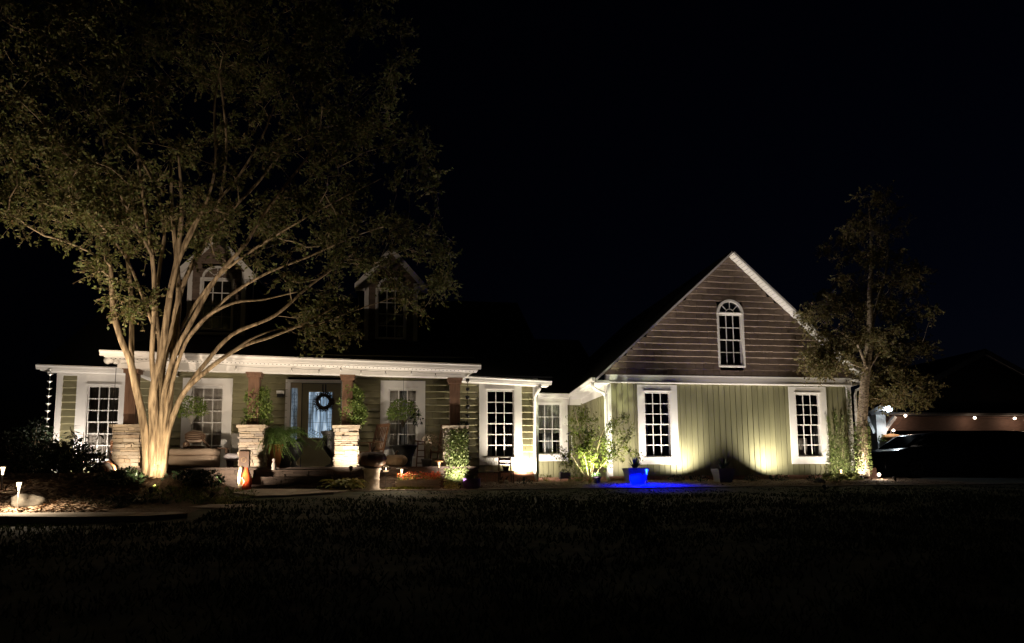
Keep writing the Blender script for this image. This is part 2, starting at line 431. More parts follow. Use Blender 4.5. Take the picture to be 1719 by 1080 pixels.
def window(xg, zb, W, H, y, cols, rows, cas, cur=None, arch=False, mats='white', nm='window', parent=None, name_parts=True, back=True):
    """xg glass left; cas=(l,r,t,b) casing widths; rows (upper, lower)"""
    par = parent or house
    l, r, t, bo = cas; x1 = xg+W; z1 = zb+H; s = .045
    ox0, ox1, oz0, oz1 = xg-s, x1+s, zb-s, z1+s
    b = MB()
    yo = y-.05
    b.box(ox0-l+s, ox0, yo, y+.02, zb-bo, z1+t); b.box(ox1, ox1+r-s, yo, y+.02, zb-bo, z1+t)
    b.box(ox0, ox1, yo+.004, y+.02, oz1, z1+t); b.box(ox0, ox1, yo+.004, y+.02, zb-bo, oz0)
    b.box(ox0-.012, ox1+.012, yo-.035, yo+.002, oz0-.035, oz0)      # sill
    b.box(ox0-.02, ox1+.02, yo-.02, yo+.002, oz1, oz1+.03)          # head cap
    for a, c in ((ox0-.002, ox0+.02), (ox1-.02, ox1+.002)): b.box(a, c, yo+.012, y+.1, oz0, oz1)   # jamb liner
    b.box(ox0+.02, ox1-.02, yo+.012, y+.1, oz1-.006, oz1+.004); b.box(ox0+.02, ox1-.02, yo+.012, y+.1, oz0-.004, oz0+.006)
    wn = b.build(nm, mats, par)
    zm = zb+H*rows[1]/(rows[0]+rows[1])
    for (a, c, ys, n) in ((zb, zm, y+.045, rows[1]), (zm, z1, y+.01, rows[0])):
        b = MB(); f = .038
        b.box(xg-s+.021, xg, ys, ys+.032, a-.03 if a == zb else a, c+.03 if c == z1 else c)
        b.box(x1, x1+s-.021, ys, ys+.032, a-.03 if a == zb else a, c+.03 if c == z1 else c)
        b.box(xg, x1, ys+.001, ys+.031, a-.03 if a == zb else a-.012, a+.014 if a != zb else a)
        b.box(xg, x1, ys+.001, ys+.031, c-.012 if c != z1 else c, c+.03 if c == z1 else c+.012)
        for i in range(1, cols):
            xm = xg+W*i/cols; b.box(xm-.011, xm+.011, ys+.004, ys+.028, a, c)
        for i in range(1, n):
            zz = a+(c-a)*i/n; b.box(xg, x1, ys+.006, ys+.026, zz-.011, zz+.011)
        b.build('sash', 'white', wn)
        MB().box(xg-.01, x1+.01, ys+.014, ys+.018, a, c).build('pane', 'glass', wn)
    HOLES.append((ox0, ox1, oz0, oz1))
    if back:
        b = MB(); yb = y+.7                     # the unlit room behind the glass
        b.box(ox0-.5, ox1+.5, yb, yb+.02, oz0-.3, oz1+.3); b.box(ox0-.5, ox1+.5, y+.12, yb, oz0-.32, oz0-.3); b.box(ox0-.5, ox1+.5, y+.12, yb, oz1+.3, oz1+.32)
        b.box(ox0-.52, ox0-.5, y+.12, yb, oz0-.3, oz1+.3); b.box(ox1+.5, ox1+.52, y+.12, yb, oz0-.3, oz1+.3)
        b.build('room', 'dark', wn)
    def curt(xa, xb, za, zc, ys, m, amp=.02, k=26):
        b = MB(); n = max(8, int((xb-xa)*90))
        for i in range(n+1):
            x = xa+(xb-xa)*i/n; yy = ys+amp*math.sin(x*k*2+.7*math.sin(x*9))
            b.v += [(x, yy, za+.01*math.sin(x*30)), (x, yy*1, zc)]
            if i: q = len(b.v); b.f.append((q-4, q-2, q-1, q-3))
        b.build('curtain', m, wn)
    for c in (cur or []): curt(*c)
    return wn
W_, H_ = .67, 1.71
ZB = EYE+.6572                                   # glass bottom of main windows
# left wing window
xl = FX(147.5, 0, 700); window(xl, ZB, W_, H_, 0, 3, (3, 3), (.27, .19, .32, .25),
    [(xl-.05, xl+.34, ZB-.1, ZB+H_+.1, .11, 'curtain', .022, 30), (xl+.36, xl+.72, ZB-.1, ZB+H_+.1, .11, 'curtain', .022, 30), (xl+.1, xl+.6, ZB+.82, ZB+1.0, .11, 'lace', .01, 40)])
xpl = FX(324.5, 0, 690); window(xpl, ZB, W_, H_, 0, 3, (3, 3), (.26, .25, .25, .3),
    [(xpl-.05, xpl+.72, ZB-.1, ZB+H_+.1, .11, 'curtain', .02, 22)])
xpr = FX(654.2, 0, 700); window(xpr, ZB, W_, H_, 0, 3, (3, 3), (.24, .24, .25, .3),
    [(xpr-.05, xpr+.26, ZB-.1, ZB+H_+.1, .11, 'curtain', .02, 22), (xpr+.44, xpr+.72, ZB-.1, ZB+H_+.1, .11, 'curtain', .02, 22), (xpr+.2, xpr+.5, ZB-.1, ZB+H_+.1, .24, 'curtaing', .02, 22)])
xr = FX(818.7, 0, 700); window(xr, ZB, W_, H_, 0, 3, (3, 3), (.23, .24, .27, .24),
    [(xr-.06, xr+.13, ZB-.1, ZB+H_*.5, .2, 'curtaing', .02, 30), (xr+.5, xr+.73, ZB-.1, ZB+H_*.5, .2, 'curtaing', .02, 30)])
g1 = FX(1084, 0, 710); window(g1, ZB, W_, H_, 0, 3, (3, 3), (.23, .24, .23, .24),
    [(g1-.06, g1+.12, ZB-.1, ZB+H_+.1, .2, 'curtaing', .02, 34), (g1+.56, g1+.73, ZB-.1, ZB+H_+.1, .2, 'curtaing', .02, 34)])
g2 = FX(1338.8, 0, 720); window(g2, ZB, W_, H_, 0, 3, (3, 3), (.24, .24, .23, .25),
    [(g2+.2, g2+.45, ZB, ZB+.5, .3, 'curtain', .02, 22), (g2-.06, g2+.1, ZB-.1, ZB+H_+.1, .2, 'curtaing', .02, 34), (g2+.6, g2+.73, ZB-.1, ZB+H_+.1, .2, 'curtaing', .02, 34)])
mainholes = list(HOLES)
# nook window
nx0, nx1 = FX(902, YN, 700), FX(939.6, YN, 700); nzb, nzt = FZ(925, 761, YN), FZ(925, 680, YN)
HOLES.clear(); window(nx0, nzb, nx1-nx0, nzt-nzb, YN, 3, (2, 2), (.2, .24, .16, .24),
    [(nx0-.05, nx1+.05, nzb+.68, nzt+.1, YN+.14, 'lace', .015, 30), (nx0-.05, nx1+.05, nzb+.62, nzb+.76, YN+.11, 'lace', .03, 55), (nx0+.2, nx0+.5, nzb-.1, nzb+.7, YN+.2, 'curtaing', .02, 40)])
nookholes = list(HOLES)
# gable window (arched)
HOLES.clear()
ga0, ga1 = FX(1208.8, 0, 570), FX(1243.5, 0, 570); gzb, gzt = FZ(1227, 612, 0), FZ(1227, 530, 0)
gw = window(ga0, gzb, ga1-ga0, gzt-gzb, 0, 3, (2, 2), (.09, .09, .05, .09))
def fan(xc, zc, ri, ro, y, parent, n=16, ysc=1.0):
    b = MB()
    for k in range(n):
        a0, a1 = math.pi*k/n, math.pi*(k+1)/n
        q = []
        for yy in (y-.05, y+.05):
            for (rr, aa) in ((ri, a0), (ro, a0), (ro, a1), (ri, a1)): q.append((xc+rr*math.cos(aa), yy, zc+rr*math.sin(aa)*ysc))
        b.hexa(q)
    b.build('arch_frame', 'white', parent)
    b = MB()
    for a in (45, 90, 135):
        a = math.radians(a); b.bar((xc+ri*.4*math.cos(a), y, zc+ri*.4*math.sin(a)*ysc), (xc+ri*math.cos(a), y, zc+ri*math.sin(a)*ysc), .02)
    for k in range(8):
        a0, a1 = math.pi*k/8, math.pi*(k+1)/8
        b.bar((xc+ri*.4*math.cos(a0), y, zc+ri*.4*math.sin(a0)*ysc), (xc+ri*.4*math.cos(a1), y, zc+ri*.4*math.sin(a1)*ysc), .02)
    b.build('muntin', 'white', parent)
    b = MB(); b.ext([(xc+ri*1.02*math.cos(math.pi*k/14), zc+ri*1.02*math.sin(math.pi*k/14)*ysc) for k in range(15)], y+.012, y+.02)
    b.build('arch_pane', 'carglass', parent)
gxc = (ga0+ga1)/2; gro = (ga1-ga0)/2+.09
fan(gxc, gzt+.05, gro-.07, gro, -.02, gw)
gableholes = list(HOLES)

# door opening
dx0, dx1 = FX(506.5, 0, 710), FX(572, 0, 710); dzt, dzb = 2.73, .60
dfx0, dfx1 = FX(478.5, 0, 700), FX(577, 0, 700)
doorhole = (dfx0+.05, dfx1-.05, .3, 2.80)

# ---- walls
EZ = 2.93      # underside of wing eaves
MB_ = courses(HL+.13, -5.6, .45, 3.0, 0, mainholes); MB_.build('wall', 'olive', house)
courses(-5.6, -.35, .45, 3.12, 0, mainholes+[doorhole]).build('wall', 'olive', house)
courses(-.35, WR-.10, .45, 2.97, 0, mainholes, shingle=True).build('wall', 'olive', house)
b = MB()                                        # corner boards
MB().box(HL, HL+.13, -.055, .05, .42, 3.0).build('corner_board', 'white', house)
b.box(WR-.14, WR, -.055, .05, .40, 2.97); b.box(WR-.02, WR+.003, .05, YN, .40, 2.9); b.build('corner_board', 'white', house)
b = MB(); b.box(GL, GL+.13, -.055, .05, .32, 2.84); b.box(GL-.004, GL+.02, -.045, .09, .32, 2.84); b.build('corner_board', 'white', house)
MB().box(GR-.13, GR, -.055, .05, .32, 2.84).build('corner_board', 'white', house)
b = MB(); b.box(HL-.0, HL+.02, .05, 9, .42, 3.0); b.box(HL, WR, 9, 9.1, .2, 3.0); b.build('rear_wall', 'olive', house)
# garage wing walls
boards(GL+.13, GR-.13, .32, 2.86, 0, mainholes).build('wall', 'oliveb', house)
boards(.09, YN, .32, 2.9, GL+.02, axis='y').build('side_wall', 'oliveb', house)
boards(WR, GL, .32, 2.75, YN, nookholes).build('wall', 'oliveb', house)
b = MB(); b.box(GR-.03, GR+.0, .05, 9, .32, 2.9); b.box(GL, GR, 9, 9.1, .2, 2.9); b.build('rear_wall', 'oliveb', house)
# brick foundations
def brickrun(x0, x1, z0, z1, y, mb, axis='x'):
    z = z0; k = 0
    while z < z1-.02:
        x = x0-(.11 if k % 2 else 0)
        while x < x1:
            a, c = max(x, x0), min(x+.205, x1)
            if c-a > .02:
                j = rnd.uniform(0, .004)
                if axis == 'x': mb.box(a, c, y-.012-j, y+.08, z, min(z+.062, z1))
                else: mb.box(y-.012-j, y+.08, a, c, z, min(z+.062, z1))
            x += .215
        z += .072; k += 1
    if axis == 'x': mb.box(x0, x1, y-.003, y+.07, z0, z1)
    else: mb.box(y-.003, y+.07, x0, x1, z0, z1)
for q_ in ((HL, -6.0, .1, .44, .0), (1.9, WR, .1, .44, 0), (GL, GR, .05, .32, 0), (WR, GL, .1, .32, YN), (0, YN, .1, .32, GL+.01)):
    b = MB(); brickrun(*q_, b, 'y' if q_[0] == 0 else 'x'); b.build('foundation', 'brick', house)
# gable: fascia band + brown siding
AX, AZ = 9.32, 6.64; sl = (AZ-2.98)/(AX-(GL-.32))
b = MB(); b.hexa([(GL-.02, -.09, 2.86), (GR+.03, -.09, 2.84), (GR+.03, .03, 2.84), (GL-.02, .03, 2.86), (GL-.02, -.09, 3.08), (GR+.03, -.09, 3.08), (GR+.03, .03, 3.08), (GL-.02, .03, 3.08)])
b.box(GL+.02, GR-.02, -.115, -.09, 2.865, 2.885)
b.build('fascia', 'white', house)
def gtop(z):
    h = (AZ-.052-z)/sl; return (AX-h, AX+h)
arch_hole = [(gxc-gro+.01, gxc+gro-.01, gzt, gzt+gro*.86)]
courses(GL, GR, 3.08, AZ-.1, 0, gableholes+arch_hole, .18, True, gtop).build('gable_wall', 'brown', house)
b = MB(); b.ext([(GL+.02, 2.9), (GR-.02, 2.9), (AX, AZ-.2)], .75, .8); b.build('attic_wall', 'dark', house)
# garage roof
def roofslab(mb, xa, za, xb, zb_, y0, y1, th):
    d = Vector((xb-xa, zb_-za)).normalized(); n = (-d.y*th, d.x*th)
    if n[1] > 0: n = (-n[0], -n[1])
    mb.hexa([(xa, y0, za), (xb, y0, zb_), (xb, y1, zb_), (xa, y1, za), (xa+n[0], y0, za+n[1]), (xb+n[0], y0, zb_+n[1]), (xb+n[0], y1, zb_+n[1]), (xa+n[0], y1, za+n[1])])
EL, ER = GL-.36, GR+.36
zl = AZ-sl*(AX-EL); zr = AZ-sl*(ER-AX)
b = MB(); roofslab(b, EL, zl+.02, AX, AZ+.02, -.33, 9.3, .04); roofslab(b, AX, AZ+.02, ER, zr+.02, -.33, 9.3, .04); b.build('roof', 'roof', house)
b = MB(); roofslab(b, EL+.01, zl-.02, AX, AZ-.02, -.31, .0, .035); roofslab(b, AX, AZ-.02, ER-.01, zr-.02, -.31, .0, .035)
b.build('rake_soffit', 'white', house)
b = MB()
roofslab(b, EL-.01, zl-.015, AX, AZ-.012, -.37, -.34, .05); roofslab(b, AX, AZ-.012, ER+.01, zr-.015, -.37, -.34, .05)
b.build('rake_board', 'white', house)
b = MB(); t = 0                                 # soffit panel ribs
n = 46
for i in range(n):
    u = (i+.5)/n; x = AX+(ER-AX)*u; z = AZ-.062-sl*(x-AX)
    b.bar((x, -.30, z), (x, -.05, z), .014, .014)
b.build('soffit_seam', 'pot', house)
# eave returns at both gable feet
b = MB(); b.box(GR-.02, ER, -.31, .4, zr-.08, zr-.04); b.build('soffit', 'white', house); b = MB(); b.box(EL, GL+.02, -.31, YN-.3, zl-.10, zl-.06); b.build('soffit', 'white', house)
# gutters -----------------------------------------------------------
def gutter(x0, z0, x1, z1, y, back, zs, parent=house, soff=True, gh=.11):
    """front gutter along x with fascia; zs soffit drop below top"""
    b = MB(); prof = [(-.0, -.012), (-.012, 0), (-.012, -.03), (.012, -.05), (.03, -gh), (.09, -gh), (.09, -.012)]
    for (xa, za, xb, zb_) in [(x0, z0, x1, z1)]:
        k = len(b.v); n = len(prof)
        b.v += [(xa, y+p[0], za+p[1]) for p in prof]+[(xb, y+p[0], zb_+p[1]) for p in prof]
        b.f += [tuple(range(k, k+n)), tuple(range(k+2*n-1, k+n-1, -1))]+[(k+i, k+n+i, k+n+(i+1) % n, k+(i+1) % n) for i in range(n)]
    b.build('gutter', 'white', parent)
    b = MB(); e = .06
    b.hexa([(x0+e, y+.09, z0-zs), (x1-e, y+.09, z1-zs), (x1-e, y+.12, z1-zs), (x0+e, y+.12, z0-zs), (x0+e, y+.09, z0-.01), (x1-e, y+.09, z1-.01), (x1-e, y+.12, z1-.01), (x0+e, y+.12, z0-.01)])
    if soff:
        b.hexa([(x0+e, y+.12, z0-zs), (x1-e, y+.12, z1-zs), (x1-e, back, z1-zs), (x0+e, back, z0-zs), (x0+e, y+.12, z0-zs+.02), (x1-e, y+.12, z1-zs+.02), (x1-e, back, z1-zs+.02), (x0+e, back, z0-zs+.02)])
    b.build('soffit', 'white', parent)
gutter(-8.44, 3.06, -5.3, 2.99, -.45, .03, .13)
gutter(1.35, 2.955, 4.02, 2.84, -.45, .03, .13)
# frieze under the wing eaves
b = MB(); b.hexa([(HL, -.062, 2.86), (-6.3, -.062, 2.86), (-6.3, .02, 2.86), (HL, .02, 2.86), (HL, -.062, 2.955), (-6.3, -.062, 2.9), (-6.3, .02, 2.9), (HL, .02, 2.955)]); b.build('frieze', 'white', house)
b = MB(); b.hexa([(1.7, -.062, 2.80), (WR, -.062, 2.72), (WR, .02, 2.72), (1.7, .02, 2.80), (1.7, -.062, 2.83), (WR, -.062, 2.75), (WR, .02, 2.75), (1.7, .02, 2.83)])
b.build('frieze', 'white', house)
# nook eave and garage side eave
zn = FZ(930, 661, YN-.4)
gutter(WR-.05, zn+.01, EL+.0, zn, YN-.45, YN+.02, .12)
b = MB(); ex = EL-.02                                   # side gutter running back from the gable corner
prof = [(-.11, 0), (-.11, -.03), (-.09, -.05), (-.07, -.11), (0, -.11), (0, 0)]
n = len(prof); za, zc = zl+.01, zn+.0
b.v += [(ex+p[0], -.33, za+p[1]) for p in prof]+[(ex+p[0], YN-.36, zc+p[1]) for p in prof]
b.f += [tuple(range(n)), tuple(range(2*n-1, n-1, -1))]+[(i, n+i, n+(i+1) % n, (i+1) % n) for i in range(n)]
b.build('gutter', 'white', house)
b = MB(); b.hexa([(ex, -.31, zl-.13), (GL+.02, -.31, zl-.13), (GL+.02, YN, zn-.12), (ex, YN, zn-.12), (ex, -.31, zl-.11), (GL+.02, -.31, zl-.11), (GL+.02, YN, zn-.10), (ex, YN, zn-.10)])
b.build('soffit', 'white', house)
b = MB(); b.box(GL-.015, GL+.02, .09, YN, 2.55, 2.9); b.build('frieze', 'white', house); b = MB(); b.box(WR, GL, YN-.03, YN+.02, zn-.30, zn-.1); b.build('frieze', 'white', house)
# downspouts
def dspout(pts, name='downspout'):
    b = MB(); b.tube(pts, .042, 8); return b.build(name, 'white', house, True)
dspout([(WR-.02, -.38, 2.74), (WR-.02, -.36, 2.62), (WR-.08, -.18, 2.5), (WR-.1, -.1, 2.42), (WR-.1, -.1, .35), (WR-.1, -.2, .25)])
dspout([(EL-.06, -.2, zl-.08), (EL-.06, -.2, zl-.22), (EL+.05, -.17, zl-.30), (GL-.1, -.13, zl-.37), (GL-.045, -.11, zl-.5), (GL-.045, -.11, .3), (GL-.045, -.25, .22)])
dspout([(ER+.03, -.2, zr-.06), (ER+.03, -.2, zr-.2), (GR+.12, -.13, zr-.34), (GR+.08, -.12, zr-.5), (GR+.08, -.12, .25)])
b = MB()
b.box(ER-.02, ER+.09, -.33, 9.2, zr-.13, zr-.02); b.build('gutter', 'white', house)

# ---- porch
PZ = .56; PY = -2.45
def zp(x): return 2.88-.02*x
px0, px1 = -6.12, 1.86
gutter(px0, zp(px0), px1, zp(px1), -2.9, -2.4, .13)
bx0, bx1 = FX(197, -2.4, 625), FX(781, -2.4, 625)
b = MB()
b.hexa([(bx0, -2.42, zp(bx0)-.30), (bx1, -2.42, zp(bx1)-.25), (bx1, -2.16, zp(bx1)-.25), (bx0, -2.16, zp(bx0)-.30), (bx0, -2.42, zp(bx0)-.11), (bx1, -2.42, zp(bx1)-.11), (bx1, -2.16, zp(bx1)-.11), (bx0, -2.16, zp(bx0)-.11)])
b.box(bx0+.01, bx0+.2, -2.16, -.03, 2.7, 2.9); b.box(bx1-.2, bx1-.01, -2.16, -.03, 2.62, 2.86)
b.build('beam', 'white', house)
for i in range(90):                                         # soffit vent dots
    x = px0+.15+i*(px1-px0-.3)/89
    if i == 0: v0 = MB().box(x-.009, x+.009, -2.67, -2.63, zp(x)-.136, zp(x)-.129).build('soffit_vent', 'dark', house); xv = x
    else: v_ = v0.copy(); C.objects.link(v_); v_.location = (x-xv, 0, zp(x)-zp(xv))
b = MB(); b.box(px0+.1, px1-.1, -2.4, .0, 3.06, 3.08); b.build('porch_ceiling', 'white', house)
b = MB(); b.hexa([(px0, -2.86, zp(px0)-.015), (px1, -2.86, zp(px1)-.015), (px1, 1.6, 4.2), (px0, 1.6, 4.2), (px0, -2.86, zp(px0)+.012), (px1, -2.86, zp(px1)+.012), (px1, 1.6, 4.24), (px0, 1.6, 4.24)])
b.build('porch_roof', 'roof', house)
b = MB()                                         # gable-end cheeks of the porch roof
for x in (px0+.1, px1-.13):
    b.v += [(x, -2.78, zp(x)-.13), (x, .2, 2.95), (x, .2, 3.7), (x, -2.78, zp(x)-.02), (x+.03, -2.78, zp(x)-.13), (x+.03, .2, 2.95), (x+.03, .2, 3.7), (x+.03, -2.78, zp(x)-.02)]
    k = len(b.v)-8; b.f += [(k, k+1, k+2, k+3), (k+7, k+6, k+5, k+4), (k, k+4, k+5, k+1), (k+1, k+5, k+6, k+2), (k+2, k+6, k+7, k+3), (k+3, k+7, k+4, k)]
b.build('porch_gable', 'white', house)
# main roof
RS = .6
b = MB()
for (x0, x1, z0) in ((-8.46, 4.04, 3.0),):
    b.hexa([(x0, -.42, z0-.05), (x1, -.42, z0-.10), (x1, 5, 6.25), (x0, 5, 6.25), (x0, -.42, z0+.01), (x1, -.42, z0-.05), (x1, 5, 6.3), (x0, 5, 6.3)])
    b.hexa([(x0, 5, 6.25), (x1, 5, 6.25), (x1, 9.6, 3.0), (x0, 9.6, 3.0), (x0, 5, 6.3), (x1, 5, 6.3), (x1, 9.6, 3.05), (x0, 9.6, 3.05)])
b.hexa([(4.04, YN-.42, zn-.03), (EL+1.2, YN-.42, zn-.03), (EL+1.2, 6, 5.2), (4.04, 6, 5.2), (4.04, YN-.42, zn), (EL+1.2, YN-.42, zn), (EL+1.2, 6, 5.25), (4.04, 6, 5.25)])
b.build('roof', 'roof', house)
b = MB(); b.v = [(HL+.01, 0, 2.95), (HL+.01, 9, 2.95), (HL+.01, 5, 6.2), (WR-.01, 0, 2.9), (WR-.01, 9, 2.9), (WR-.01, 5, 6.2)]; b.f = [(0, 1, 2), (5, 4, 3)]
b.build('end_gable', 'olive', house)
# stones
def stonewall(mb, x0, x1, y0, y1, z0, z1, faces='fblr', hmin=.035, hmax=.085):
    z = z0
    while z < z1-.012:
        h = min(rnd.uniform(hmin, hmax), z1-z)
        if z1-(z+h) < .02: h = z1-z
        def run(a, c, put):
            x = a
            while x < c-.001:
                L = rnd.uniform(.10, .34); xe = min(c, x+L)
                if c-xe < .06: xe = c
                put(x+.004, xe-.004, rnd.uniform(-.004, .038)); x = xe
        g = .006
        def jit(): return rnd.uniform(-.007, .007)
        if 'f' in faces: run(x0, x1, lambda a, c, o: mb.hexa([(a+jit(), y0-o, z+g+jit()), (c+jit(), y0-o+jit(), z+g+jit()), (c, y0+.06, z+g), (a, y0+.06, z+g), (a+jit(), y0-o, z+h-g+jit()), (c+jit(), y0-o+jit(), z+h-g+jit()), (c, y0+.06, z+h-g), (a, y0+.06, z+h-g)]))
        if 'b' in faces: run(x0, x1, lambda a, c, o: mb.box(a, c, y1-.06, y1+o, z+g, z+h-g))
        if 'l' in faces: run(y0, y1, lambda a, c, o: mb.box(x0-o, x0+.06, a, c, z+g+.001, z+h-g-.001))
        if 'r' in faces: run(y0, y1, lambda a, c, o: mb.box(x1-.06, x1+o, a, c, z+g+.001, z+h-g-.001))
        z += h
    mb.box(x0+.012, x1-.012, y0+.012, y1-.012, z0, z1-.004)
PIL = []
for i, (pa, pb) in enumerate(((190, 232), (402, 440), (562, 600), (748, 781))):
    xa, xb = FX(pa, -2.45, 750), FX(pb, -2.45, 750); xm = (xa+xb)/2; hw = .245 if i else .27
    PIL.append(xm)
    b = MB(); stonewall(b, xm-hw, xm+hw, -2.45, -1.96, PZ-.02 if i else .2, 1.42); p = b.build('stone_pillar', 'stone', house)
    b = MB(); b.hexa([(xm-hw-.055, -2.51, 1.42), (xm+hw+.05, -2.515, 1.42), (xm+hw+.055, -1.9, 1.42), (xm-hw-.05, -1.9, 1.42), (xm-hw-.06, -2.52, 1.48), (xm+hw+.055, -2.51, 1.485), (xm+hw+.06, -1.9, 1.48), (xm-hw-.055, -1.9, 1.48)])
    b.build('cap', 'cap', p)
    zt = zp(xm)-.26; b = MB(); b.box(xm-.115, xm+.115, -2.35, -2.12, 1.48, zt-.01)
    b.box(xm-.15, xm+.15, -2.385, -2.085, zt-.13, zt-.01); b.box(xm-.17, xm+.17, -2.405, -2.065, zt-.05, zt-.002)
    b.build('post', 'wood', house)
# porch floor, base and steps
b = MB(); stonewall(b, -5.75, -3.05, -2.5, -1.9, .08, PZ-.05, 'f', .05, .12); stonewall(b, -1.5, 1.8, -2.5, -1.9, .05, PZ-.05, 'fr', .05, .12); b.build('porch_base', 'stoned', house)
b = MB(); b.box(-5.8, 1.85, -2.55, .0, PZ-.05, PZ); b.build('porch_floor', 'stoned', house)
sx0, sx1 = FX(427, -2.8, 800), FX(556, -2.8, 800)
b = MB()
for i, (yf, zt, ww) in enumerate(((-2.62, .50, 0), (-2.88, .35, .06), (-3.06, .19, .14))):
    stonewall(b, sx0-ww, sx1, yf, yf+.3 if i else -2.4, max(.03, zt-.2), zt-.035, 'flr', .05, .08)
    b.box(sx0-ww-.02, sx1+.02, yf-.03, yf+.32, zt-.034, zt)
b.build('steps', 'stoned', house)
# ---- front door
fr = MB(); y = -.04
fr.box(dfx0, dfx0+.12, y, .04, .58, 2.84); fr.box(dfx1-.08, dfx1, y, .04, .58, 2.84); fr.box(dfx0+.12, dfx1-.08, y+.003, .04, 2.76, 2.84)
dfr = fr.build('door_frame', 'white', house)
sg0, sg1 = FX(488.3, 0, 700), FX(499, 0, 700)
b = MB(); b.box(dfx0+.12, sg0, 0, .05, .58, 2.76); b.box(sg1, dx0-.02, 0, .05, .58, 2.76); b.box(sg0, sg1, .002, .05, 2.62, 2.76); b.box(sg0, sg1, .002, .05, .58, .95)
sp = b.build('sidelight_panel', 'doortrim', dfr)
MB().box(sg0, sg1, .02, .03, .95, 2.62).build('sidelight_glass', 'litglassd', dfr)
b = MB()
for k in range(9): b.box(sg0, sg1, .012, .018, 1.0+k*.18, 1.008+k*.18)
b.box((sg0+sg1)/2-.004, (sg0+sg1)/2+.004, .010, .017, .95, 2.62)
for k in range(5):
    zc = 1.1+k*.33
    for q in range(10):
        a0, a1 = q*.63, (q+1)*.63; b.bar(((sg0+sg1)/2+.05*math.cos(a0), .013, zc+.09*math.sin(a0)), ((sg0+sg1)/2+.05*math.cos(a1), .013, zc+.09*math.sin(a1)), .006)
b.build('sidelight_lead', 'lead', dfr)
MB().box(dx0-.018, dx0, -.005, .05, .6, 2.75).build('door_seal', 'lead', dfr)
MB().box(dfx0+.1, dfx1, -.09, .05, .56, .6).build('threshold', 'white', dfr)
q0, q1 = FX(517.8, 0, 700), FX(556.7, 0, 700); qz0, qz1 = FZ(537, 735, 0), FZ(537, 658.5, 0)
b = MB(); b.box(dx0, q0, .005, .05, .6, 2.74); b.box(q1, dfx1-.085, .005, .05, .6, 2.74); b.box(q0, q1, .006, .05, .6, qz0); b.box(q0, q1, .006, .05, qz1, 2.74)
for a, c in ((q0+.0, (q0+q1)/2-.04), ((q0+q1)/2+.04, q1)):
    b.box(a, c, -.006, .006, .75, qz0-.12); b.box(a+.03, c-.03, -.014, -.006, .78, qz0-.15)
door = b.build('front_door', 'door', house)
MB().box(q0, q1, .02, .03, qz0, qz1).build('door_glass', 'litglass', door)
b = MB(); b.box(q0-.015, q1+.015, -.004, .004, qz0-.03, qz0-.002); b.box(q0-.015, q1+.015, -.004, .004, qz1+.002, qz1+.03); b.box(q0-.02, q0-.002, -.004, .004, qz0-.03, qz1+.03); b.box(q1+.002, q1+.02, -.004, .004, qz0-.03, qz1+.03)
b.build('glass_frame', 'doortrim', door)
b = MB(); xm = (q0+q1)/2; ly = .014
for x in (q0+.05, q0+.1, q1-.05, q1-.1): b.box(x-.003, x+.003, ly, ly+.005, qz0, qz1)
b.box(xm-.009, xm+.009, ly-.004, ly+.004, qz0-.01, qz1)
for k in range(1, 12):
    zz = qz0+(qz1-qz0)*k/12
    b.box(q0, q0+.1, ly-.001, ly+.004, zz-.003, zz+.003); b.box(q1-.1, q1, ly-.001, ly+.004, zz-.003, zz+.003)
for k in (4, 7): zz = qz0+(qz1-qz0)*k/12; b.box(q0+.1, q1-.1, ly-.001, ly+.004, zz-.003, zz+.003)
for sgn in (-1, 1):
    for j in range(4):
        cx, cz = xm+sgn*(.05+j*.055), qz0+.08+.03*j
        for q in range(9):
            a0, a1 = q*.7, (q+1)*.7; r_ = .05-.003*q
            b.bar((cx+r_*math.cos(a0), ly, cz+r_*1.3*math.sin(a0)), (cx+(r_-.003)*math.cos(a1), ly, cz+(r_-.003)*1.3*math.sin(a1)), .009)
b.build('lead_pattern', 'lead', door)
b = MB(); b.tube([(dx0+.07, -.0, 1.55), (dx0+.07, -.06, 1.55), (dx0+.07, -.07, 1.45), (dx0+.07, -.06, 1.35), (dx0+.07, 0, 1.35)], .012, 6); b.build('handle', 'black', door)
b = MB(); b.box(dx0-.1, dfx1, .06, .08, .5, 2.85); b.build('hall_wall', 'dark', door)
# wall lamp left of the door
lx, lz = FX(471, 0, 660), FZ(471, 660, 0)
b = MB(); b.box(lx-.09, lx+.10, -.10, -.03, lz-.03, lz+.05); wl = b.build('wall_lamp', 'white', house)
b = MB(); b.box(lx-.06, lx+.09, -.16, -.05, lz-.12, lz-.035); b.build('lamp_shade', 'black', wl)

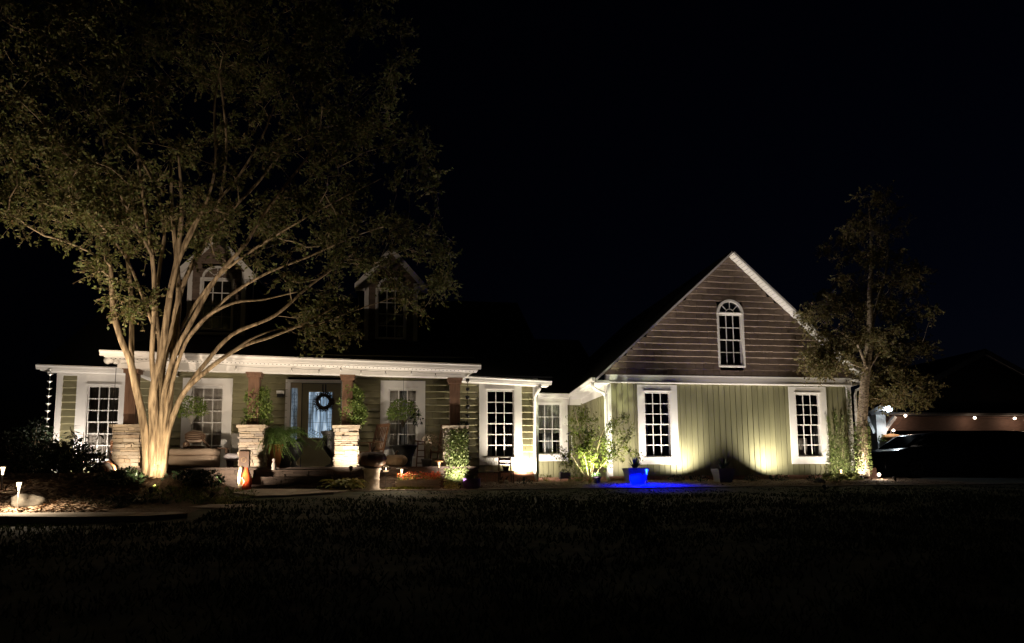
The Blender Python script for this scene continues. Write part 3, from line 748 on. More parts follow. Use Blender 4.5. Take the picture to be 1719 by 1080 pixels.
# ---- dormers
def dormer(xc, zapex, zeave, zbase, hw, ov, winx, winw, wz0, wz1, lit):
    y = 1.2; d = MB()
    # front wall frame around window
    x0, x1 = xc-hw, xc+hw
    HOLES.clear()
    w0 = window(winx, wz0, winw, wz1-wz0, y, 3, (2, 2), (.09, .09, .07, .07), None, nm='window', parent=house)
    h = list(HOLES)
    slp = (zapex-zeave)/(hw+ov)
    mb = courses(x0+.1, x1-.1, zbase+.06, zeave+.18, y, h, .15, True)
    def tp(z): q = (zapex-.05-z)/slp; return (xc-q, xc+q)
    courses(x0, x1, zeave+.18, zapex-.1, y, [(xc-winw/2-.05, xc+winw/2+.05, wz1, wz1+winw*.5)], .15, True, tp, mb)
    dm = mb.build('dormer', 'brown', house)
    w0.parent = dm
    fan(winx+winw/2, wz1+.07, winw/2-.02, winw/2+.04, y-.02, dm, ysc=.85)
    b = MB(); b.box(x0, x0+.12, y-.05, y+.05, zbase, zeave+.12); b.box(x1-.12, x1, y-.05, y+.05, zbase, zeave+.12); b.box(x0, x1, y-.06, y+.05, zbase-.02, zbase+.05); b.build('trim', 'white', dm)
    b = MB(); b.box(x0+.02, x0+.05, y+.05, y+3, zbase, zeave+.1); b.box(x1-.05, x1-.02, y+.05, y+3, zbase, zeave+.1); b.build('cheek_wall', 'olive', dm)
    b = MB(); roofslab(b, xc-hw-ov, zeave+.02, xc, zapex+.02, y-.26, y+4, .03); roofslab(b, xc, zapex+.02, xc+hw+ov, zeave+.02, y-.26, y+4, .03); b.build('roof', 'roof', dm)
    b = MB()
    roofslab(b, xc-hw-ov, zeave-.012, xc, zapex-.012, y-.28, y-.24, .14); roofslab(b, xc, zapex-.012, xc+hw+ov, zeave-.012, y-.28, y-.24, .14)
    roofslab(b, xc-hw-ov, zeave-.02, xc, zapex-.02, y-.24, y, .03); roofslab(b, xc, zapex-.02, xc+hw+ov, zeave-.02, y-.24, y, .03)
    for s in (-1, 1): b.ext([(xc+s*(hw+ov), zeave-.02), (xc+s*(hw+ov), zeave-.14), (xc+s*(hw-.02), zeave-.14), (xc+s*(hw-.02), zeave+.2)], y-.24, y-.02)
    b.build('rake_board', 'white', dm)
d1x = FX(365, 1.2, 480)
dormer(d1x, 6.9, 5.82, 4.2, .75, .28, FX(341, 1.2, 510), .70, FZ(365, 551, 1.2), FZ(365, 472, 1.2), True)
d2x = FX(656.5, 1.2, 520)
dormer(d2x, 6.77, 5.66, 4.05, .735, .26, FX(635.5, 1.2, 530), .68, FZ(656, 566, 1.2), FZ(656, 489, 1.2), False)

# ================================================================== THINGS ON THE HOUSE
def torus(mb, c, R, r, n=20, k=6, ax='y'):
    pts = []
    for i in range(n+1):
        a = 2*math.pi*i/n
        pts.append((c[0]+R*math.cos(a), c[1], c[2]+R*math.sin(a)) if ax == 'y' else (c[0]+R*math.cos(a), c[1]+R*math.sin(a), c[2]))
    mb.tube(pts, r, k, False)
# wreath
wx, wz = FX(543.5, -.1, 674), FZ(543.5, 674, -.1)
wr = empty('wreath', (wx, -.08, wz-.25), 'dark twig wreath hanging on the lit glass of the front door', 'wreath')
b = MB(); torus(b, (wx, -.06, wz), .165, .045, 22, 7); b.build('ring', 'wreath', wr)
b = MB()
for i in range(900):
    a = rnd.uniform(0, 6.28); r_ = .165+rnd.uniform(-.05, .07); p = (wx+r_*math.cos(a), -.07+rnd.uniform(-.05, .02), wz+r_*math.sin(a))
    b.leaf(p, rv()+Vector((math.cos(a), 0, math.sin(a)))*.5, rv(), rnd.uniform(.04, .09), .02)
b.build('foliage', 'wreath', wr)
b = MB(); b.box(wx-.05, wx-.02, -.03, -.02, wz+.15, 2.72); b.box(wx+.02, wx+.05, -.03, -.02, wz+.15, 2.72); b.build('ribbon', 'lead', wr)
# security light at porch eave corner
s0 = V3(184, 604, -2.5)
sl_ = empty('security_light', (s0.x+.1, -2.5, s0.z+.15), 'white twin-head security light under the left corner of the porch roof', 'security light')
b = MB(); b.lathe([(.02, 0), (.07, .0), (.09, .05), (.085, .12), (.04, .15)], (s0.x, -2.5, s0.z-.07), 14); b.ball((s0.x-.03, -2.52, s0.z-.02), .08, 12); b.build('lamp_head', 'bulboff', sl_, True)
b = MB(); b.lathe([(.02, 0), (.055, .0), (.06, .05), (.03, .12)], (s0.x+.13, -2.5, s0.z-.09), 14); b.build('lamp_head', 'bulboff', sl_, True)
b = MB(); b.tube([(s0.x+.12, -2.48, s0.z+.2), (s0.x+.12, -2.48, s0.z+.1), (s0.x+.02, -2.5, s0.z+.03)], .018, 6); b.tube([(s0.x+.12, -2.48, s0.z+.1), (s0.x+.13, -2.5, s0.z+.02)], .018, 6); b.box(s0.x+.05, s0.x+.2, -2.52, -2.44, s0.z+.14, s0.z+.2); b.build('bracket', 'black', sl_)
# rain chains
def rainchain(name, top, zs, Y, m, label, r=.05, kd='tulip'):
    t = empty(name, (top[0], Y, zs[-1]), label, 'rain chain')
    for z in zs:
        b = MB()
        if kd == 'tulip': b.lathe([(.008, -.05), (.02, -.03), (r, .0), (r*1.05, .012), (r*.9, .008), (.01, -.02)], (top[0], Y, z), 12)
        else: b.lathe([(.02, -.05), (r*.8, -.045), (r, .03), (r*.85, .028), (.02, -.03)], (top[0], Y, z), 12)
        b.build('cup', m, t, True)
    b = MB(); z = top[1]; k = 0
    while z > zs[-1]-.02:
        b.box(top[0]-(.009 if k % 2 else .003), top[0]+(.009 if k % 2 else .003), Y-(.003 if k % 2 else .009), Y+(.003 if k % 2 else .009), z-.03, z); z -= .034; k += 1
    b.build('chain', m, t)
    return t
a = V3(83, 622, -.38)
zs = [V3(80, y_, -.38).z for y_ in (621, 628.5, 640.5, 652.5, 665, 678, 690, 703, 716)]
rainchain('rain_chain', (V3(81.5, 670, -.38).x, 3.0), zs, -.38, 'steel', 'silver rain chain of pale flared cups at the far left roof corner', .058)
zs = [V3(785, y_, -.6).z for y_ in (638, 653, 667, 682.5, 697, 712, 726, 740.5, 755, 770, 783, 795)]
rainchain('rain_chain', (V3(785, 720, -.6).x, 2.85), zs, -.6, 'black', 'black rain chain of bucket cups beside the ivy covered pillar', .052, 'cup')
# copper link chain and kettle, left of the first pillar
cc = V3(190, 620, -2.75)
t = empty('copper_chain', (V3(184, 780, -2.75).x, -2.75, .55), 'copper link rain chain hanging left of the first stone pillar', 'chain')
b = MB(); pts = [V3(195-(y_-618)*.068, y_, -2.75) for y_ in range(618, 742, 4)]; b.tube(pts, .006, 5); b.build('upper_chain', 'black', t)
b = MB()
for i in range(11):
    p = V3(187.5-i*.45, 742+i*4, -2.75); torus(b, (p.x, p.y, p.z), .022, .006, 10, 5)
    if i % 2: b.tube([(p.x-.02, p.y-.01, p.z), (p.x+.02, p.y+.01, p.z-.05)], .007, 5)
b.build('links', 'copper', t, True)
kp = V3(174, 796, -2.9); kp.z = gz(kp.x, -2.9)+.0
t = empty('kettle_pot', (kp.x, kp.y, kp.z), 'round black kettle pot at the foot of the copper chain', 'pot')
b = MB(); b.lathe([(.10, 0), (.2, .04), (.26, .16), (.25, .28), (.17, .36), (.19, .39), (.15, .38)], kp, 20); b.build('bowl', 'urn', t, True)
b = MB(); b.tube([(kp.x+.05, kp.y-.15, kp.z+.4), (kp.x+.16, kp.y-.18, kp.z+.42), (kp.x+.26, kp.y-.18, kp.z+.32), (kp.x+.3, kp.y-.16, kp.z+.16), (kp.x+.36, kp.y-.14, kp.z+.08)], [.02, .022, .024, .024, .02], 8); b.build('handle', 'copper', t, True)
# unlit string bulbs along the porch beam
t = empty('porch_string_lights', (-2.2, -2.5, 2.6), 'unlit string of frosted bulbs hanging along the porch beam', 'string lights')
pp = []
for (bx, by) in ((299, 607), (396, 620), (489.5, 623), (535.5, 625.5), (572, 621.5), (606, 627), (647, 628), (690.5, 628), (731, 632)):
    p = V3(bx, by, -2.5); pp.append(p)
    b = MB(); b.ball(p, .027, 10, 1.15); b.build('bulb', 'bulboff', t, True)
    MB().tube([(p.x, p.y, p.z+.02), (p.x, p.y, p.z+.07)], .012, 6).build('socket', 'pot', t)
b = MB(); pts = [Vector((bx0+.1, -2.5, zp(bx0)-.22))]
for i, p in enumerate(pp):
    pts.append(p+Vector((0, 0, .07)))
    if i < len(pp)-1: q = (p+pp[i+1])/2; pts.append(q+Vector((0, 0, .05)))
pts.append(Vector((bx1-.1, -2.5, zp(bx1)-.2)))
b.tube(pts, .004, 4); b.build('wire', 'pot', t)

# ================================================================== LAMPS
UPG = 'small black garden uplights'
def uplight(px, Y, aim, power, label, col=WARM, angle=100, size=.03, z=None, x=None, blend=.7):
    X = x if x is not None else FX(px, Y, 790); Z = (gz(X, Y) if z is None else z)
    t = empty('uplight', (X, Y, Z), label, 'uplight', UPG)
    a = Vector(aim); p = Vector((X, Y, Z+.09)); d = (a-p).normalized()
    b = MB(); b.tube([p-d*.06, p-d*.03, p+d*.03, p+d*.03+d*.012], [.02, .035, .042, .045], 12, True); b.build('housing', 'black', t, True)
    b = MB(); b.tube([(X, Y, Z-.05), (X, Y, Z+.05)], .008, 6); b.build('stake', 'black', t)
    light('spot_lamp', 'SPOT', p+d*.055, a, power, col, t, size, angle, blend)
    return t
# big crape myrtle
TB = V3(256, 803, -4.2); TB.z = gz(TB.x, -4.2)
uplight(0, -5.2, (TB.x-.0, -4.2, 1.3), 36, 'uplight in the plants in front of the multi-stem tree', x=TB.x+.3, angle=92)
uplight(0, -4.6, (TB.x-2.1, -4.4, 5.0), 135, 'uplight left of the multi-stem tree base', x=TB.x-.85, angle=76)
uplight(0, -4.9, (.3, -4.0, 6.0), 42, 'added unseen uplight right of the multi-stem tree, brightening the right of its crown', x=TB.x+1.25, angle=95)  # added lamp without a visible source, lifts the right crown
uplight(0, -9.3, (-4.9, -1.5, 5.6), 200, 'uplight on the dark lawn aimed at the multi-stem tree', x=-5.7, angle=52, blend=1, col=(1, .80, .60))
uplight(0, -3.25, (-5.6, -2.4, 1.1), 11, 'uplight at the foot of the first stone pillar', x=-5.55, angle=110)
uplight(0, -1.0, (-7.6, 0, 2.2), 36, 'uplight behind the dark bushes by the left wing window', x=-7.5, angle=130, col=WHT)
# pillars
uplight(0, -3.65, (-3.1, -2.4, 1.3), 34, 'uplight in the groundcover beside the red vase', x=-3.45, angle=120, col=(1, .83, .64))
uplight(0, -3.08, (PIL[2]+.02, -2.35, 1.5), 22, 'uplight behind the hosta at the third pillar', x=PIL[2]+.15, angle=130, z=.42, col=(1, .86, .66))
uplight(0, -2.95, (PIL[3], -2.3, 1.6), 26, 'uplight at the foot of the ivy covered pillar', x=PIL[3]+.05, angle=120, col=WHT)
uplight(0, -.42, (3.35, 0, 1.8), 70, 'uplight against the brick at the corner of the right wing', x=3.25, angle=140, col=(1, .88, .68))
uplight(0, -1.7, (4.95, -.9, 1.1), 85, 'uplight under the small maple', x=4.8, angle=85, col=(.96, 1, .62))
uplight(0, 1.55, (4.4, YN, 1.9), 30, 'uplight tucked behind the right wing corner below the nook window', x=3.98, angle=140, col=WHT)
uplight(0, -4.3, (9.3, 0, 5.0), 62, 'added unseen uplight on the lawn edge, washing the brown gable', x=9.2, angle=50, col=(1, .86, .74))  # added lamp, no fixture seen there; evens out the light on the gable
uplight(0, -.95, (5.75, .1, 2.2), 26, 'uplight behind the blue lit planter at the gable corner', x=5.95, angle=130, col=WHT)
uplight(1159, -.55, (FX(1122), 0, 3.0), 58, 'uplight on the board wall right of the first gable window', angle=152, col=(1, .91, .76), blend=1)
uplight(1293, -.55, (FX(1320), 0, 3.0), 58, 'uplight on the board wall left of the second gable window', angle=152, col=(1, .91, .76), blend=1)
uplight(0, -1.15, (GR-.5, 0, 1.8), 24, 'uplight in the hostas at the right gable corner', x=12.3, angle=130, col=(1, .88, .7))
uplight(0, -1.6, (13.0, -.5, 4.5), 12, 'uplight at the foot of the peeling-bark tree', x=12.95, angle=110, col=WARM)
def mushroom(px, pyb, Y, hgt, rc, label, glow='warmlow', col=WARM, power=1.2, stem='black', px_top=None, z=None):
    X = FX(px, Y, 800); Z = gz(X, Y) if z is None else z
    t = empty('path_lamp', (X, Y, Z), label, 'path lamp', 'path lamps in the beds')
    b = MB(); b.tube([(X, Y, Z-.08), (X, Y, Z+hgt-.12)], .009, 8); b.build('stem', stem, t)
    b = MB(); b.lathe([(.012, -.14), (.018, -.08), (.028, -.03), (.034, -.006)], (X, Y, Z+hgt), 12); b.build('diffuser', glow, t, True)
    b = MB(); b.lathe([(.034, -.006), (rc, -.004), (rc*1.02, .006), (rc*.6, .018), (.01, .026)], (X, Y, Z+hgt), 20); b.build('cap', 'pot', t, True)
    light('lamp', 'SPOT', (X+.0, Y-.06, Z+hgt-.02), (X, Y-.06, Z-1), power*1.6, col, t, .03, 158, .3)
    return t
mushroom(674.5, 818, -2.85, FZ(674.5, 787, -2.85)-gz(FX(674), -2.85), .125, 'white mushroom path lamp lit in front of the red flowers', power=1.9, stem='pot')
mushroom(1085.5, 812, -2.1, FZ(1085, 787.5, -2.1)-gz(6.5, -2.1), .11, 'mushroom path lamp shining blue beside the grey agave planter', 'blueE', (.0, .002, 1.0), 110)
mushroom(1412, 800, -1.5, .33, .06, 'small warm path lamp among the variegated hostas', power=1.2)
mushroom(33, 848, -6.3, .46, .045, 'slim glowing path lamp beside the pale rock', glow='warmE', power=13, stem='pot')
mushroom(4, 835, -4.9, .42, .06, 'path lamp glowing at the far left in the dark bed', glow='warmE', power=.8)
t = mushroom(737, 790, -2.75, FZ(737, 775, -2.75)-gz(1.0, -2.75), .09, 'orange-red mushroom lamp left of the ivy covered pillar', power=.35, col=(1, .45, .3), stem='darkwood')
for ch in t.children:
    if ch.name.startswith('cap'): ch.data.materials[0] = M['orange']
# glass globe solar lamp
gp = V3(648, 789, -2.85)
t = empty('globe_lamp', (gp.x, gp.y, gz(gp.x, gp.y)), 'clear glass bowl lamp on a thin stake between pumpkin and mushroom lamp', 'path lamp', 'path lamps in the beds')
b = MB(); b.lathe([(.012, -.06), (.06, -.05), (.095, .0), (.095, .05), (.07, .09)], gp, 16); b.build('globe', 'glass', t, True)
b = MB(); b.lathe([(.01, -.045), (.05, -.04), (.07, -.02), (.03, -.012)], gp, 14); b.build('bulb', 'warmlow', t, True)
b = MB(); b.tube([(gp.x, gp.y, gp.z-.07), (gp.x, gp.y, gz(gp.x, gp.y)-.04)], .006, 6); b.build('stem', 'black', t)
light('lamp', 'POINT', gp+Vector((0, -.12, 0)), None, .8, WARM, t, .03)
# bright spot by the driveway
sp_ = V3(1475.5, 797, -.9)
t = empty('driveway_spotlight', (sp_.x, sp_.y, gz(sp_.x, sp_.y)), 'round spotlight glaring on the ground right of the peeling-bark tree', 'spotlight')
b = MB(); b.ball(sp_, .045, 12); b.build('lens', M['bulbE'], t, True)
b = MB(); b.tube([(sp_.x, sp_.y+.05, sp_.z), (sp_.x, sp_.y+.04, gz(sp_.x, sp_.y)-.03)], .01, 6); b.build('stake', 'black', t)
light('lamp', 'POINT', sp_+Vector((0, -.1, 0)), None, 2.2, WHT, t, .04)
#PART2
# ================================================================== PLANT HELPERS
def leafball(mb, c, r, n, L=.06, W=.03, sz=1, sy=1, up=.2, shell=.4):
    c = Vector(c)
    for i in range(n):
        v = rv(); l = v.length; v = v/l*(l**shell)
        p = c+Vector((v.x*r, v.y*r*sy, v.z*r*sz))
        mb.leaf(p, rv()+v*.8+Vector((0, 0, up)), rv(), L*rnd.uniform(.6, 1.3), W*rnd.uniform(.7, 1.2))
def fern(mb, c, n, L, droop=1.0, pin=.09, steps=16):
    c = Vector(c)
    for i in range(n):
        a = 2*math.pi*i/n+rnd.uniform(-.3, .3); l = L*rnd.uniform(.65, 1.1); e = rnd.uniform(.5, 1.25)
        h = Vector((math.cos(a), math.sin(a), 0)); pts = []
        for k in range(steps+1):
            t = k/steps; pts.append(c+h*l*t*math.cos(e)*(1+.3*t)+Vector((0, 0, l*(math.sin(e)*t-droop*t*t*rnd.uniform(.95, 1.0)))))
        mb.tube(pts, .004, 3, False)
        sd_ = h.cross(Vector((0, 0, 1)))
        for k in range(1, steps):
            t = k/steps; w_ = pin*math.sin(math.pi*min(1, t*.85+.12))
            for s in (-1, 1):
                mb.leaf(pts[k], sd_*s+h*.35+Vector((0, 0, -.25)), Vector((0, 0, 1)), w_*rnd.uniform(.85, 1.1), .022)
def blades(mb, c, n, L, W, spread=.1, lean=.5, bend=.5, segs=4):
    c = Vector(c)
    for i in range(n):
        a = rnd.uniform(0, 6.283); h = Vector((math.cos(a), math.sin(a), 0)); l = L*rnd.uniform(.5, 1.1)
        p0 = c+h*rnd.uniform(0, spread); e = lean*rnd.uniform(.3, 1.3); s = h.cross(Vector((0, 0, 1)))
        b = len(mb.v)
        for k in range(segs+1):
            t = k/segs; w_ = W*(1-t**1.5)+.001
            p = p0+h*l*(math.sin(e)*t+bend*.3*t*t)+Vector((0, 0, l*(math.cos(e)*t-bend*.55*t*t)))
            mb.v += [tuple(p-s*w_/2), tuple(p+s*w_/2)]
            if k: q = b+2*k; mb.f.append((q-2, q-1, q+1, q))
def broad(mb, c, n, L, W, z0=.05, r=.3):
    """hosta style mound of broad leaves"""
    c = Vector(c)
    for i in range(n):
        a = rnd.uniform(0, 6.283); h = Vector((math.cos(a), math.sin(a), 0)); e = rnd.uniform(.1, 1.1)
        l = L*rnd.uniform(.7, 1.2); w_ = W*rnd.uniform(.7, 1.2); base = c+h*rnd.uniform(.02, r)+Vector((0, 0, rnd.uniform(z0, z0+.2)*(1.2-e*.5)))
        s = h.cross(Vector((0, 0, 1))); b = len(mb.v)
        prof = [0, .75, 1, .8, .35, .02]
        for k, q in enumerate(prof):
            t = k/5; p = base+h*l*t*math.cos(e*.5)+Vector((0, 0, l*(math.sin(e)*t*.9-.55*t*t)))
            mb.v += [tuple(p-s*w_/2*q+Vector((0, 0, .02*q))), tuple(p), tuple(p+s*w_/2*q+Vector((0, 0, .02*q)))]
            if k:
                o = b+3*k; mb.f += [(o-3, o-2, o+1, o), (o-2, o-1, o+2, o+1)]
def potprof(mb, c, r0, r1, h, n=20, lip=.02): return mb.lathe([(r0, 0), (r1, h), (r1+lip, h), (r1+lip, h+.03), (r1-.015, h+.03), (r1-.02, h-.03), (.01, h-.03)], c, n)
def gp_(px, Y): X = FX(px, Y, 800); return Vector((X, Y, gz(X, Y)))

# ================================================================== TREES
class Tree:
    def __init__(s): s.n = []        # [pos, parent, r]
    def chain(s, pts, ra, rb, root=-1):
        par = root; L = len(pts); dense = []
        for i in range(L-1):
            k = max(1, int((pts[i+1]-pts[i]).length/.12))
            for j in range(k):
                t = j/k; q0 = pts[max(0, i-1)]; q1 = pts[i]; q2 = pts[i+1]; q3 = pts[min(L-1, i+2)]
                dense.append(.5*((2*q1)+(q2-q0)*t+(2*q0-5*q1+4*q2-q3)*t*t+(3*q1-q0-3*q2+q3)*t**3))
        dense.append(pts[-1])
        for i, p in enumerate(dense):
            t = i/(len(dense)-1)
            s.n.append([p, par, ra*(1-t)**.8*(1)+rb*t]); par = len(s.n)-1
        return par
    def grow(s, targets, base, step=.3, rtip=.0035, wig=.06, sag=0., rmin=.012):
        targets = sorted(targets, key=lambda t: (t-base).length)
        fixed = len(s.n)
        for t in targets:
            best = None; bd = 1e9
            for i in range(0, len(s.n)):
                p = s.n[i][0]; v = t-p; d = v.length
                if d < .1: continue
                c = d+(.8*max(0, p.z-t.z+.05))+.25*max(0, ((p-base).length-(t-base).length))
                if c < bd: bd = c; best = i
            a = s.n[best][0]; v = t-a; d = v.length; k = max(2, int(d/step)); par = best
            pd = (a-s.n[s.n[best][1]][0]).normalized() if s.n[best][1] >= 0 else Vector((0, 0, 1))
            for j in range(1, k+1):
                u = j/k; p = a+v*u+pd*(d*.22*math.sin(math.pi*u)*(1-u))+Vector((rnd.uniform(-1, 1), rnd.uniform(-1, 1), rnd.uniform(-1, 1)))*wig*(1 if j < k else 0)+Vector((0, 0, sag*d*math.sin(math.pi*u)))
                s.n.append([p, par, 0]); par = len(s.n)-1
        acc = [0.]*len(s.n); kids = [[] for _ in s.n]
        for i in range(len(s.n)-1, -1, -1):
            if not kids[i]: acc[i] = max(acc[i], rtip**2.2)
            p = s.n[i][1]
            if p >= 0: acc[p] += acc[i]; kids[p].append(i)
        for i in range(len(s.n)): 
            if i >= fixed: s.n[i][2] = min(.03, acc[i]**(1/2.2))
            else: s.n[i][2] = max(s.n[i][2], min(.02, acc[i]**(1/2.2)))
        s.kids = kids; s.fixed = fixed
    def mesh(s, big, small, thr=.014):
        for st in [i for i in range(len(s.n)) if s.n[i][1] < 0]: pass
        stack = [(i, None) for i in range(len(s.n)) if s.n[i][1] < 0]
        while stack:
            i, pp = stack.pop(); pts = []; rr = []
            if pp is not None: pts.append(s.n[pp][0]); rr.append(min(s.n[pp][2], s.n[i][2]*1.15))
            j = i
            while True:
                pts.append(s.n[j][0]); rr.append(s.n[j][2]); ks = s.kids[j]
                if not ks: break
                nx = max(ks, key=lambda q: s.n[q][2])
                for q in ks:
                    if q != nx: stack.append((q, j))
                j = nx
            if len(pts) < 2: continue
            if max(rr) > .03: big.tube(pts, rr, 12, True)
            else: small.tube(pts, rr, 5 if max(rr) > .01 else 4, False)
def px_stem(t, ylist, y0, y1, ra, rb, root=-1):
    n = len(ylist); pts = []
    for i, (px, py) in enumerate(ylist):
        u = i/(n-1); pts.append(V3(px, py, y0+(y1-y0)*u*u))
    return t.chain(pts, ra, rb, root)
def ell_targets(ells, n_scale=1.):
    out = []
    for (px, py, rx, ry, Y, ryd, n) in ells:
        c = V3(px, py, Y); e = 1203/(Y-CAMY)
        for i in range(int(n*n_scale)):
            v = rv(); l = v.length; v = v/l*(l**.45)
            out.append(c+Vector((v.x*rx/e, v.y*ryd, v.z*ry/e)))
    return out
def twigs(mbt, mbl, tg, nt, tl, nl, L, W, down=0.):
    for t in tg:
        for i in range(nt):
            d = rv(); d = (d+Vector((0, 0, .1-down))).normalized(); l = tl*rnd.uniform(.5, 1.2)
            b = t+rv()*.12; e = b+d*l+Vector((0, 0, -.12*l))
            mbt.tube([b, (b+e)/2+Vector((0, 0, .03)), e], .0022, 3, False)
            for k in range(nl):
                u = rnd.uniform(.15, 1.05); p = b.lerp(e, u)+rv()*.03
                mbl.leaf(p, d*.5+rv(), rv()+Vector((0, 0, .8)), L*rnd.uniform(.6, 1.25), W*rnd.uniform(.7, 1.2))

TY = -4.2
T = Tree()
px_stem(T, [(246, 806), (246, 770), (243, 730), (237, 690), (228, 650), (218, 605), (204, 572), (190, 520), (186, 447)], TY, TY-.3, 0.080, .035)
px_stem(T, [(243, 800), (243, 730), (238, 690), (226, 650), (221, 600), (221, 540), (218, 470), (205, 400), (170, 330)], TY+.06, TY+.5, 0.061, .02)
px_stem(T, [(255, 806), (257, 760), (257, 710), (256, 670), (262, 630), (272, 590), (279, 540), (286, 490), (298, 430), (305, 350), (300, 260)], TY-.03, TY-.6, 0.086, .02)
px_stem(T, [(263, 806), (263, 740), (264, 690), (270, 640), (276, 600), (288, 560), (300, 500), (330, 430), (372, 370), (430, 310), (470, 260)], TY+.06, TY+.9, 0.073, .018)
px_stem(T, [(270, 806), (274, 750), (281, 700), (286, 650), (291, 600), (296, 556), (300, 500), (296, 430), (289, 350), (286, 260)], TY+.02, TY+.7, 0.082, .02)
px_stem(T, [(273, 800), (280, 735), (294, 690), (312, 655), (338, 630), (372, 603), (410, 580), (456, 565), (517, 540), (570, 510)], TY-.03, TY-.9, 0.061, .014)
px_stem(T, [(276, 790), (284, 725), (298, 680), (318, 645), (345, 610), (372, 578), (400, 556), (461, 530), (520, 480), (600, 420)], TY+.05, TY+.9, 0.052, .014)
px_stem(T, [(268, 790), (276, 710), (290, 640), (302, 600), (318, 565), (350, 530), (395, 508), (440, 503), (500, 490)], TY-.05, TY-1.4, 0.046, .012)
px_stem(T, [(260, 790), (261, 700), (259, 650), (255, 600), (258, 540), (259, 480), (254, 420), (240, 330), (225, 220)], TY-.06, TY-.9, 0.055, .02)
px_stem(T, [(266, 780), (272, 690), (280, 640), (296, 590), (322, 540), (352, 485), (378, 448), (412, 410), (450, 350), (520, 260)], TY-.08, TY-1.0, 0.055, .018)
px_stem(T, [(256, 780), (257, 700), (262, 640), (268, 580), (262, 520), (268, 450), (275, 380), (250, 290), (180, 200)], TY+.08, TY+1.2, 0.049, .018)
px_stem(T, [(300, 500), (318, 455), (345, 410), (370, 330), (380, 240), (370, 130)], TY+.6, TY+.4, 0.031, .02)
CS = 1.3
px_stem(T, [(296, 596), (318, 566), (350, 530), (392, 492), (450, 458), (520, 430), (600, 395), (680, 370)], TY+.5, TY+.9, .035, .008)
px_stem(T, [(300, 560), (322, 520), (360, 470), (410, 430), (480, 385), (560, 340), (640, 300)], TY+.6, TY-.6, .035, .008)
px_stem(T, [(286, 500), (300, 440), (325, 385), (350, 330), (362, 270), (360, 180), (372, 100)], TY-.5, TY-1.2, .035, .01)
px_stem(T, [(372, 603), (420, 570), (470, 552), (530, 545), (600, 520), (660, 500)], TY-.5, TY-.9, .026, .006)
px_stem(T, [(262, 560), (240, 500), (215, 440), (180, 390), (130, 340), (80, 300)], TY-.2, TY-1.0, .035, .008)
px_stem(T, [(300, 430), (330, 370), (390, 310), (440, 230), (470, 150)], TY+.3, TY+.2, .032, .01)
px_stem(T, [(256, 430), (225, 370), (190, 300), (170, 220), (150, 120)], TY-.7, TY-.9, .03, .01)
crown = [(350, 210, 300, 230, -4.1, 3.0, 150), (110, 325, 105, 70, -4.6, 1.3, 40), (70, 170, 150, 180, -4.2, 2.2, 55), (630, 330, 130, 130, -4.0, 2.0, 45),
         (705, 455, 55, 70, -3.9, 1.0, 14), (560, 500, 70, 60, -4.3, 1.2, 12), (480, 400, 130, 70, -4.2, 1.6, 20), (165, 400, 55, 60, -4.7, .8, 14),
         (222, 500, 35, 24, -4.7, .4, 5), (520, 120, 180, 150, -4.0, 2.2, 50), (350, 0, 300, 120, -4.1, 2.5, 50), (520, 575, 45, 22, -4.9, .5, 4), (270, 370, 110, 50, -4.6, 1.4, 12), (130, 0, 160, 100, -4.1, 2.0, 20)]
tg = ell_targets(crown, CS)
T.grow(tg, Vector((TB.x, TY, 2.6)), rtip=.0042)
tree = empty('crape_myrtle', (TB.x, TY, TB.z-.05), 'large multi-stem tree with smooth pale trunks lit from below in front of the porch', 'tree')
big, small = MB(), MB(); T.mesh(big, small)
# flare at the base
big.build('trunk', 'bark', tree, True)
mbl = MB()
leafy = tg+[n[0] for i, n in enumerate(T.n) if i >= T.fixed and n[0].z > 3.4 and rnd.random() < .24]
twigs(small, mbl, leafy, 8, .38, 11, .08, .048)
small.build('branch', 'twig', tree, True); mbl.build('crown', 'leaf', tree)
# ---- right tree
RY = -.75
T2 = Tree()
px_stem(T2, [(1450, 800), (1448, 760), (1447, 720), (1449, 680), (1452, 640), (1457, 600), (1461, 550), (1460, 500), (1463, 440), (1462, 390), (1458, 340)], RY, RY+.3, .155, .012)
px_stem(T2, [(1461, 560), (1475, 500), (1490, 440), (1488, 390)], RY+.2, RY+.5, .05, .012)
px_stem(T2, [(1455, 620), (1440, 580), (1415, 560), (1395, 548)], RY, RY-.5, .045, .012)
px_stem(T2, [(1455, 625), (1478, 590), (1505, 575), (1530, 585)], RY, RY-.3, .045, .012)
cr2 = [(1458, 350, 45, 35, -.5, .8, 8), (1455, 410, 75, 45, -.5, 1.2, 18), (1460, 480, 95, 50, -.6, 1.3, 24), (1400, 545, 55, 55, -1.0, 1.0, 22), (1510, 560, 60, 70, -.6, 1.2, 26),
       (1378, 600, 38, 32, -1.1, .5, 12), (1520, 645, 45, 40, -.8, .9, 13), (1480, 655, 40, 30, -.9, .6, 8), (1460, 590, 60, 50, -.6, 1.0, 18), (1398, 600, 30, 22, -1.2, .4, 8)]
tg2 = ell_targets(cr2, 1.5)
T2.grow(tg2, Vector((T2.n[0][0].x, RY, 2.0)), sag=.08)
rt = empty('birch_tree', (T2.n[0][0].x, RY, .14), 'slender tree with peeling bark and ivy at the right corner of the big gable', 'tree')
big, small, mbl = MB(), MB(), MB(); T2.mesh(big, small)
big.build('trunk', 'bark2', rt, True)
twigs(small, mbl, tg2+[n[0] for i, n in enumerate(T2.n) if i >= T2.fixed and rnd.random() < .3], 9, .34, 12, .075, .045, .25)
small.build('branch', 'twig', rt, True); mbl.build('crown', 'leafb', rt)
b = MB()
